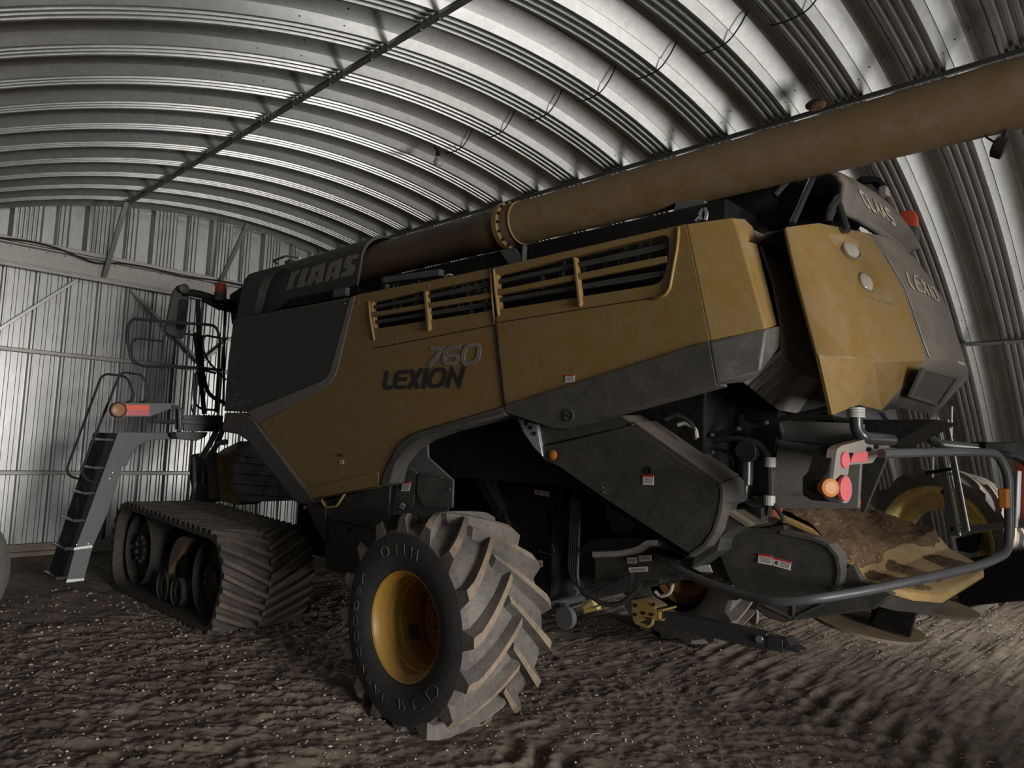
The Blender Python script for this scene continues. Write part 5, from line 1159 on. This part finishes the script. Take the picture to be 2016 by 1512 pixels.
# -------- chaff pan / spreader at the tail
Lf = [(1519, 1004, 4.44), (1600, 1040, 4.44), (1673, 1100, 4.44), (1697, 1140, 4.44), (1794, 1166, 4.62), (1856, 1173, 5.0)]
Rt = [(1669, 991, 6.5), (1735, 1031, 6.5), (1849, 1055, 6.5), (1869, 1079, 6.5), (1935, 1113, 6.3), (1937, 1124, 6.1)]
A = [U(*p) for p in Lf]; Z = [U(*p) for p in Rt]; rows = []
for a, b in zip(A, Z):
    rows.append([a.lerp(b, t) + Vector((0, 0, 0)) for t in (0, .2, .4, .6, .8, 1)])
m = MB(); shell(m, rows, (0, 0, -.05)); PANY = dusty('chaff_dusted_pan', (0.40, 0.265, 0.09), dust=(.25, .165, .085), rough=.65, amount=.85, top=.3, bumps=.1, scale=3, speck=.3)
pan = P_(m, 'spreader_pan', PANY, HV, bevel=.02, seg=3)
m = MB(); low = [p + Vector((-.03, .0, -.07)) for p in (A[2], A[3], A[4], A[5], Z[5], Z[4], Z[3])]
shell(m, [[p + Vector((0, 0, -.05)) for p in (A[3], A[4], A[5], Z[5], Z[4], Z[3])], [p + Vector((-.08, 0, -.12)) for p in (A[3], A[4], A[5], Z[5], Z[4], Z[3])]], (-.03, 0, 0)); P_(m, 'pan_rim', GREYPL, pan)
# heap of chaff lying on the pan
def surf_pan(s_, t):
    s_ = max(0, min(len(rows) - 1.001, s_)); i = int(s_); f_ = s_ - i; a = rows[i]; b = rows[i + 1]; t5 = max(0, min(4.999, t*5)); j = int(t5); g_ = t5 - j
    return (a[j].lerp(a[j + 1], g_)).lerp(b[j].lerp(b[j + 1], g_), f_)
def heap(m, s0, s1, t0, t1, hgt, seed, nn=(40, 40), power=1.0, shape=None):
    rs_ = []
    for i in range(nn[0] + 1):
        r_ = []
        for j in range(nn[1] + 1):
            a, b = i/nn[0], j/nn[1]; p = surf_pan(s0 + (s1 - s0)*a, t0 + (t1 - t0)*b)
            e_ = shape(a, b) if shape else min(1, 6*min(b, 1 - b))*min(1, 5*(1 - a))
            nz = mnoise.fractal(Vector((p.x*4 + seed, p.y*4, 0)), .9, 2.1, 5)*.5; n2_ = mnoise.noise(Vector((p.x*45, p.y*45, seed)))
            r_.append(p + Vector((0, 0, -.03 + hgt*e_*(1 + nz) + .012*n2_*e_ + .03*min(1, e_*4)*(1 if e_ > .05 else 0))))
        rs_.append(r_)
    m.loft(rs_, False)
m = MB(); heap(m, 0, 3.0, .0, 1.0, .115, 3, (90, 80), shape=lambda a, b: max(0, min(1, 1.45*(1 - a)**.8 - .36 + .16*sin(b*8 + .6) + .2*mnoise.noise(Vector((a*6, b*7, 1)))))*min(1, 14*(1 - b) + .1)*min(1, 40*b + .3))
CH = P_(m, 'chaff_heap', CHAFF, HV, smooth=True, angle=80)
CH.parent = None; CH.location = (0, 0, 0); tag(CH, 'brown heap of chaff and husks lying on the yellow tail pan', 'chaff', kind='stuff')
def blob(c0_, a, b, rot, seed):
    m = MB(); rs_ = []
    for i in range(15):
        for_ = []
        for k in range(28):
            an = 2*pi*k/28; rr_ = i/14*(1 + .25*mnoise.noise(Vector((cos(an)*1.5 + seed, sin(an)*1.5, 0))) + .12*mnoise.noise(Vector((cos(an)*5 + seed, sin(an)*5, 2))))
            u_, v_ = rr_*cos(an)*a, rr_*sin(an)*b; s_ = c0_[0] + u_*cos(rot) - v_*sin(rot); t_ = c0_[1] + (u_*sin(rot) + v_*cos(rot))
            p = surf_pan(s_, t_); for_.append(p + Vector((0, 0, .028*(1 - (i/14)**2) - .004 + .006*mnoise.noise(p*40))))
        rs_.append(for_)
    m.loft(rs_, True, True); o = P_(m, 'husk_pile', CHAFF, HV, smooth=True, angle=80); o.parent = None; o.location = (0, 0, 0); return o
tag(blob((3.5, .10), .95, .07, .03, 1), 'small brown pile of husks at the near edge of the yellow tail pan', 'chaff', kind='stuff')
tag(blob((3.3, .32), .75, .09, .05, 7), 'brown pile of husks in the middle of the yellow tail pan', 'chaff', kind='stuff')
tag(blob((3.75, .75), .85, .14, .08, 4), 'brown scatter of husks at the far corner of the yellow tail pan', 'chaff', kind='stuff')
# spreader body: big grey end plates and the hopper below
m = MB(); ell = [(1415, 1088), (1418, 1065), (1428, 1048), (1445, 1037), (1536, 1045), (1600, 1058), (1632, 1072), (1650, 1095), (1656, 1125), (1652, 1150), (1640, 1166), (1560, 1185), (1480, 1182), (1440, 1150)]
m.prism(fillet_closed([U(*p, 4.28) for p in ell], .04, 2), (0, .10, 0)); spb = P_(m, 'spreader_end_plate', DARKPL, HV, bevel=.012)
m = MB(); oR = [(1536, 1045), (1600, 1058), (1632, 1072), (1650, 1095), (1656, 1125), (1652, 1150), (1640, 1166)]
m.loft([[U(*p, 4.27) for p in oR], [U(*p, 4.27) + Vector((.0, .14, 0)) for p in oR]], False); e2 = P_(m, 'end_plate_rim', GREYPL, spb); s_ = e2.modifiers.new('thickness', 'SOLIDIFY'); s_.thickness = .02
sticker(((1492, 1108), (1520, 1113), (1521, 1094), (1494, 1090)), 4.275, spb); sticker(((1521, 1113), (1556, 1123), (1558, 1106), (1522, 1097)), 4.275, spb, split=True)
m = MB(); m.prism([U(*p, 4.36) for p in ((1480, 1170), (1640, 1130), (1680, 1110), (1697, 1142), (1725, 1152), (1760, 1170), (1720, 1200), (1563, 1222), (1540, 1226), (1508, 1216), (1488, 1200))], (0, .06, 0)); m.prism([U(*p, 4.43) for p in ((1500, 1200), (1560, 1190), (1690, 1175), (1720, 1198), (1563, 1222), (1540, 1226), (1508, 1216))], (0, 1.0, 0)); hp = PS(m, 'spreader_hopper', DARKPL, HV, bevel=.01)
m = MB(); m.bar(U(1490, 1185, 4.355), U(1562, 1218, 4.355), .01, .012); m.bar(U(1562, 1218, 4.355), U(1640, 1180, 4.355), .01, .012); m.bar(U(1562, 1190, 4.355), U(1562, 1220, 4.355), .01, .012); PS(m, 'hopper_fold', GREYPL, hp[0])
# spinner disc blades and skid below the pan
m = MB(); dv = [U(1705, 1232, 5.1), U(1825, 1192, 6.2)]
for c_ in dv: m.lathe([(0, .34), (.02, .34), (.02, 0)], c_, (.12, 0, 1), 36, True)
PS(m, 'spinner_disc', dusty('spinner_steel', (.16, .14, .12), rough=.6, amount=.6), HV, smooth=True, angle=30)
m = MB(); m.prism([U(*p, 5.0) for p in ((1738, 1180), (1808, 1192), (1790, 1256), (1716, 1228))], (0, .03, 0)); m.prism([U(*p, 5.05) for p in ((1718, 1185), (1745, 1183), (1738, 1235), (1712, 1225))], (0, .3, 0)); P_(m, 'deflector_blade', BLACK, HV, bevel=.004)

# -------- tubular guard round the tail
m = MB()
g = [U(1322, 1108, 4.2), U(1345, 1127, 4.15), U(1405, 1152, 4.08), U(1470, 1174, 4.02), U(1532, 1185, 3.98), U(1600, 1180, 4.02), U(1700, 1164, 4.25), U(1850, 1132, 4.7), U(1935, 1112, 5.1), U(1985, 1088, 5.35), U(1987, 1030, 5.4), U(1985, 935, 5.4), U(1965, 893, 5.35), U(1900, 889, 5.1), U(1735, 893, 4.3)]
m.tube(fillet(g, .12, 5), .027, 14); gd = P_(m, 'guard_rail', GREYTUBE, HV, smooth=True)
m = MB(); m.box(U(1977, 981, 5.33), (.05, .09, .12)); lab(P_(m, 'side_lamp', AMBER, gd, bevel=.008), 'rectangular amber lamp')
# lamp arms: near one faces us, the far one runs out of the picture
def zl(pts): return [(1590 + a/6.576, 790 + b/6.576) for a, b in pts]
XQ = -1.36
m = MB(); body = zl([(330, 1000), (380, 620), (440, 575), (850, 465), (920, 480), (1040, 460), (1090, 500), (1095, 550), (1050, 600), (930, 640), (920, 690), (840, 800), (540, 825), (525, 960), (430, 950), (350, 1030)])
m.prism(fillet_closed([UX(a, b, XQ) for a, b in body], .012, 2), (-.05, 0, 0)); arm = P_(m, 'rear_lamp_arm', dusty('pale_grey_plastic', (.22, .21, .20), rough=.5, amount=.4), HV, bevel=.01)
m = MB(); m.prism(fillet_closed([UX(a, b, XQ - .02) for a, b in zl([(190, 1000), (260, 920), (340, 640), (420, 580), (400, 640), (350, 1000), (420, 1310), (300, 1300), (190, 1230)])], .012, 2), (-.1, 0, 0)); P_(m, 'arm_back', BLACK, arm, bevel=.006)
def ellp(cx, cy, rx, ry, x, n=28, tilt=0): return [UX(1590 + (cx + rx*cos(2*pi*k/n))/6.576, 790 + (cy + ry*sin(2*pi*k/n))/6.576, x) for k in range(n)]
m = MB(); m.prism(ellp(490, 1140, 88, 182, XQ + .0), (-.08, 0, 0)); P_(m, 'tail_lamp_housing', dusty('pale_housing', (.26, .25, .25), rough=.5, amount=.3), arm, bevel=.004)
m = MB(); m.prism(ellp(500, 1135, 72, 165, XQ + .014), (-.02, 0, 0)); lab(P_(m, 'tail_lamp', PINK, arm, bevel=.006), 'large oval dusted red lens')
m = MB(); m.prism(ellp(500, 762, 52, 108, XQ + .012), (-.02, 0, 0)); lab(P_(m, 'round_reflector', PINK, arm, bevel=.004), 'round dusted red reflector')
m = MB(); m.prism([UX(a, b, XQ + .01) for a, b in zl([(555, 790), (600, 665), (800, 650), (770, 790)])], (-.02, 0, 0)); lab(P_(m, 'reflector_strip', PINK, arm), 'red reflective strip')
m = MB(); m.prism([UX(a, b, XQ + .014) for a, b in zl([(555, 740), (575, 665), (600, 670), (590, 700)])], (-.01, 0, 0)); m.prism(ellp(810, 620, 20, 28, XQ + .012, 10), (-.02, 0, 0)); m.prism(ellp(903, 590, 20, 28, XQ + .012, 10), (-.02, 0, 0)); PS(m, 'arm_bolt', BLACK, arm)
m = MB(); q = U(1590 + 288/6.576, 790 + 1120/6.576, UX(1633, 960, XQ).y - .04); m.lathe([(-.03, .05), (0, .05), (.012, .046), (.016, .03), (.017, 0)], UX(1633, 960, XQ + .01), (.75, -.65, 0), 28); lab(P_(m, 'indicator_lamp', AMBER, arm), 'round amber indicator lamp')
def pipe(px, pts, y, x=None, r_=.036):
    m = MB(); m.tube(fillet([U(p[0], p[1], p[2]) for p in pts], .12, 6), r_, 14); o = P_(m, 'arm_pipe', BLACKTUBE, HV, smooth=True)
    m = MB()
    for k in range(4): q = U(pts[0][0], pts[0][1] + 3 + 5*k, pts[0][2]); m.lathe([(-.006, r_*1.1), (-.006, r_*1.35), (.006, r_*1.35), (.006, r_*1.1)], q, (0, 0, 1), 18)
    PS(m, 'spring_ring', STRIPE_L, o, smooth=True); return o
pipe(0, [(1685, 802, 4.3), (1686, 845, 4.3), (1700, 862, 4.32), (1755, 866, 4.6)], 4.3)
pipe(0, [(1828, 826, 5.9), (1829, 862, 5.9), (1845, 874, 5.95), (1925, 882, 6.4), (2040, 884, 7.0)], 5.9)
m = MB(); m.bar(U(1925, 884, 6.4), U(2045, 886, 7.0), .12, .11); m.tube(fillet([U(1960, 893, 6.5), U(2000, 896, 6.7), U(2025, 915, 6.9)], .1), .03, 10); P_(m, 'far_lamp_arm', BLACK, HV, bevel=.01)
m = MB(); m.prism([U(*p, 5.0) for p in ((1736, 812), (1757, 841), (1812, 846), (1812, 838), (1806, 824), (1811, 822), (1817, 850), (1753, 846), (1728, 812))], (0, .05, 0)); P_(m, 'under_hood_bracket', BLACKTUBE, HV, bevel=.004)
m = MB(); m.prism([U(*p, 4.7) for p in ((1640, 826), (1845, 826), (1800, 850), (1740, 880), (1660, 850))], (0, .5, 0)); P_(m, 'under_hood', BLACK, HV)
# lamp hanging below the spout end
m = MB(); q = PP(1965, 290, (0, SY, 0), (0, 1, 0)); m.tube(fillet([PP(1955, 256, (0, SY, 0), (0, 1, 0)), PP(1938, 268, (0, SY, 0), (0, 1, 0)), PP(1958, 280, (0, SY, 0), (0, 1, 0))], .03), .006, 6)
m.bar(PP(1980, 252, (0, SY, 0), (0, 1, 0)), PP(1973, 275, (0, SY, 0), (0, 1, 0)), .02, .02); m.lathe([(-.03, .03), (-.02, .055), (.03, .060), (.035, .05), (.03, .0)], q, (.8, .2, -.35), 24); P_(m, 'spout_lamp', BLACK, spt, smooth=True)

# ------------------------------------------------------------------ neighbouring machine on the right
WY = 10.9
FM = empty('parked_tractor', (-1.6, WY + .4, 0), 'mud-caked red machine with a big hollow yellow-rimmed tyre, mostly hidden behind the harvester tail', 'tractor')
w2 = bpy.data.objects.new('rear_wheel', None); COL.objects.link(w2); w2.parent = FM; w2.location = Vector((-2.60, WY, .97)) - FM.location; w2.rotation_euler = (0, 0, rad(-14)); K2 = 1.31
tm = tyre_mesh(); 
tm.v = [(x*(.74 + (hypot(x, z_) - .385)*.54)/max(hypot(x, z_), 1e-6), y*.75, z_*(.74 + (hypot(x, z_) - .385)*.54)/max(hypot(x, z_), 1e-6)) for x, y, z_ in tm.v]; tm.build('tyre', [RUBBER, LUGDUST], w2, smooth=True, angle=28)
m = MB(); m.lathe([(.14, .70), (.06, .745), (.03, .75), (.02, .735), (.05, .70), (.10, .66), (.13, .65), (.22, .63), (.26, .56), (.29, .46), (.31, .43), (.33, .455), (.34, .52), (.5, .62)], (0, 0, 0), (0, 1, 0), 64); lab(m.build('rim', RIMPALE, w2, smooth=True, angle=30), 'rust-stained yellow rim without a disc')
def PYb(pts, y, off, name, mat, par=FM, **k): m = MB(); m.prism([U(*p, y) for p in pts], off); return P_(m, name, mat, par, **k)
lab(PYb(((2000, 893), (2040, 893), (2040, 1042), (2001, 1040)), 10.2, (0, .4, 0), 'red_body_panel', ORANGE, bevel=.02), 'red painted body panel')
PYb(((1985, 928), (2006, 926), (2002, 1040), (1990, 1040)), 10.0, (0, .5, 0), 'grey_fender', LIGHTGREY, bevel=.02)
PYb(((1870, 1110), (2050, 1075), (2050, 1180), (1890, 1195)), 10.5, (0, .7, 0), 'lower_frame', BLACK, bevel=.02)
PYb(((1875, 1040), (2050, 1018), (2050, 1035), (1880, 1050)), 10.1, (0, .1, 0), 'side_beam', STEELGREY, bevel=.01)
PYb(((1880, 1060), (1925, 1050), (1915, 1090), (1885, 1085)), 10.8, (0, .4, 0), 'axle_stub', BLACK, bevel=.02)
# aluminium ladder leaning in front of the tyre
LM = empty('aluminium_ladder', U(1895, 1060, 9.6), 'aluminium ladder with square rung holes hanging in front of the hollow yellow rim', 'ladder')
def L2(x, y): return U(x, y, 9.6)
for a, b, c_, d in (((1835, 826), (1843, 826), (1889, 1055), (1868, 1055)), ((1858, 826), (1865, 826), (1907, 1046), (1894, 1050))):
    m = MB(); m.prism([L2(*a), L2(*b), L2(*c_), L2(*d)], (0, .09, 0)); P_(m, 'side_rail', LIGHTGREY, LM, bevel=.004)
    m = MB(); m.bar(L2(b[0], b[1]) + Vector((0, -.005, 0)), L2(c_[0], c_[1]) + Vector((0, -.005, 0)), .02, .02); lab(P_(m, 'bright_edge', ALU, LM), 'bright worn edge')
for px, py in ((1852, 890), (1860, 935), (1868, 966), (1885, 1036)):
    m = MB(); m.tube([L2(px, py) + Vector((0, .03, 0)), L2(px + 20, py - 3) + Vector((0, .03, 0))], .018, 10); P_(m, 'rung', ALU, LM, smooth=True)
m = MB(); m.prism([L2(1824, 928), L2(1876, 920), L2(1876, 926), L2(1824, 935)], (0, -.05, 0)); m.prism([L2(1852, 964), L2(1858, 964), L2(1859, 972), L2(1853, 972)], (0, -.004, 0)); m.prism([L2(1870, 1037), L2(1877, 1037), L2(1878, 1046), L2(1871, 1046)], (0, -.004, 0)); PS(m, 'dark_bracket', BLACK, LM)
m = MB()
for a, b in (((1840, 822), (1836, 940)), ((1874, 800), (1872, 915)), ((1846, 822), (1882, 970))): m.tube([U(*a, 9.8), U(*b, 9.8)], .012, 6)
lab(PS(m, 'pull_rod', ALU, LM, smooth=True), 'thin bright rod')

# ------------------------------------------------------------------ tyre at the left edge
m = MB(); q = UX(-124, 1040, -8.2)
m.lathe([(-.26, .33), (-.30, .42), (-.30, .55), (-.24, .64), (-.1, .67), (.1, .67), (.24, .64), (.30, .55), (.30, .42), (.26, .33)], (0, 0, 0), (1, .35, 0), 56)
lt_ = empty('spare_tyre', (q.x, q.y - .1, .66), 'pale dusty tyre standing at the far left edge near the back wall', 'tyre')
m.build('tyre_body', rubber('pale_dusty_rubber', (.07, .068, .065), (.22, .20, .18), .7), lt_, smooth=True)
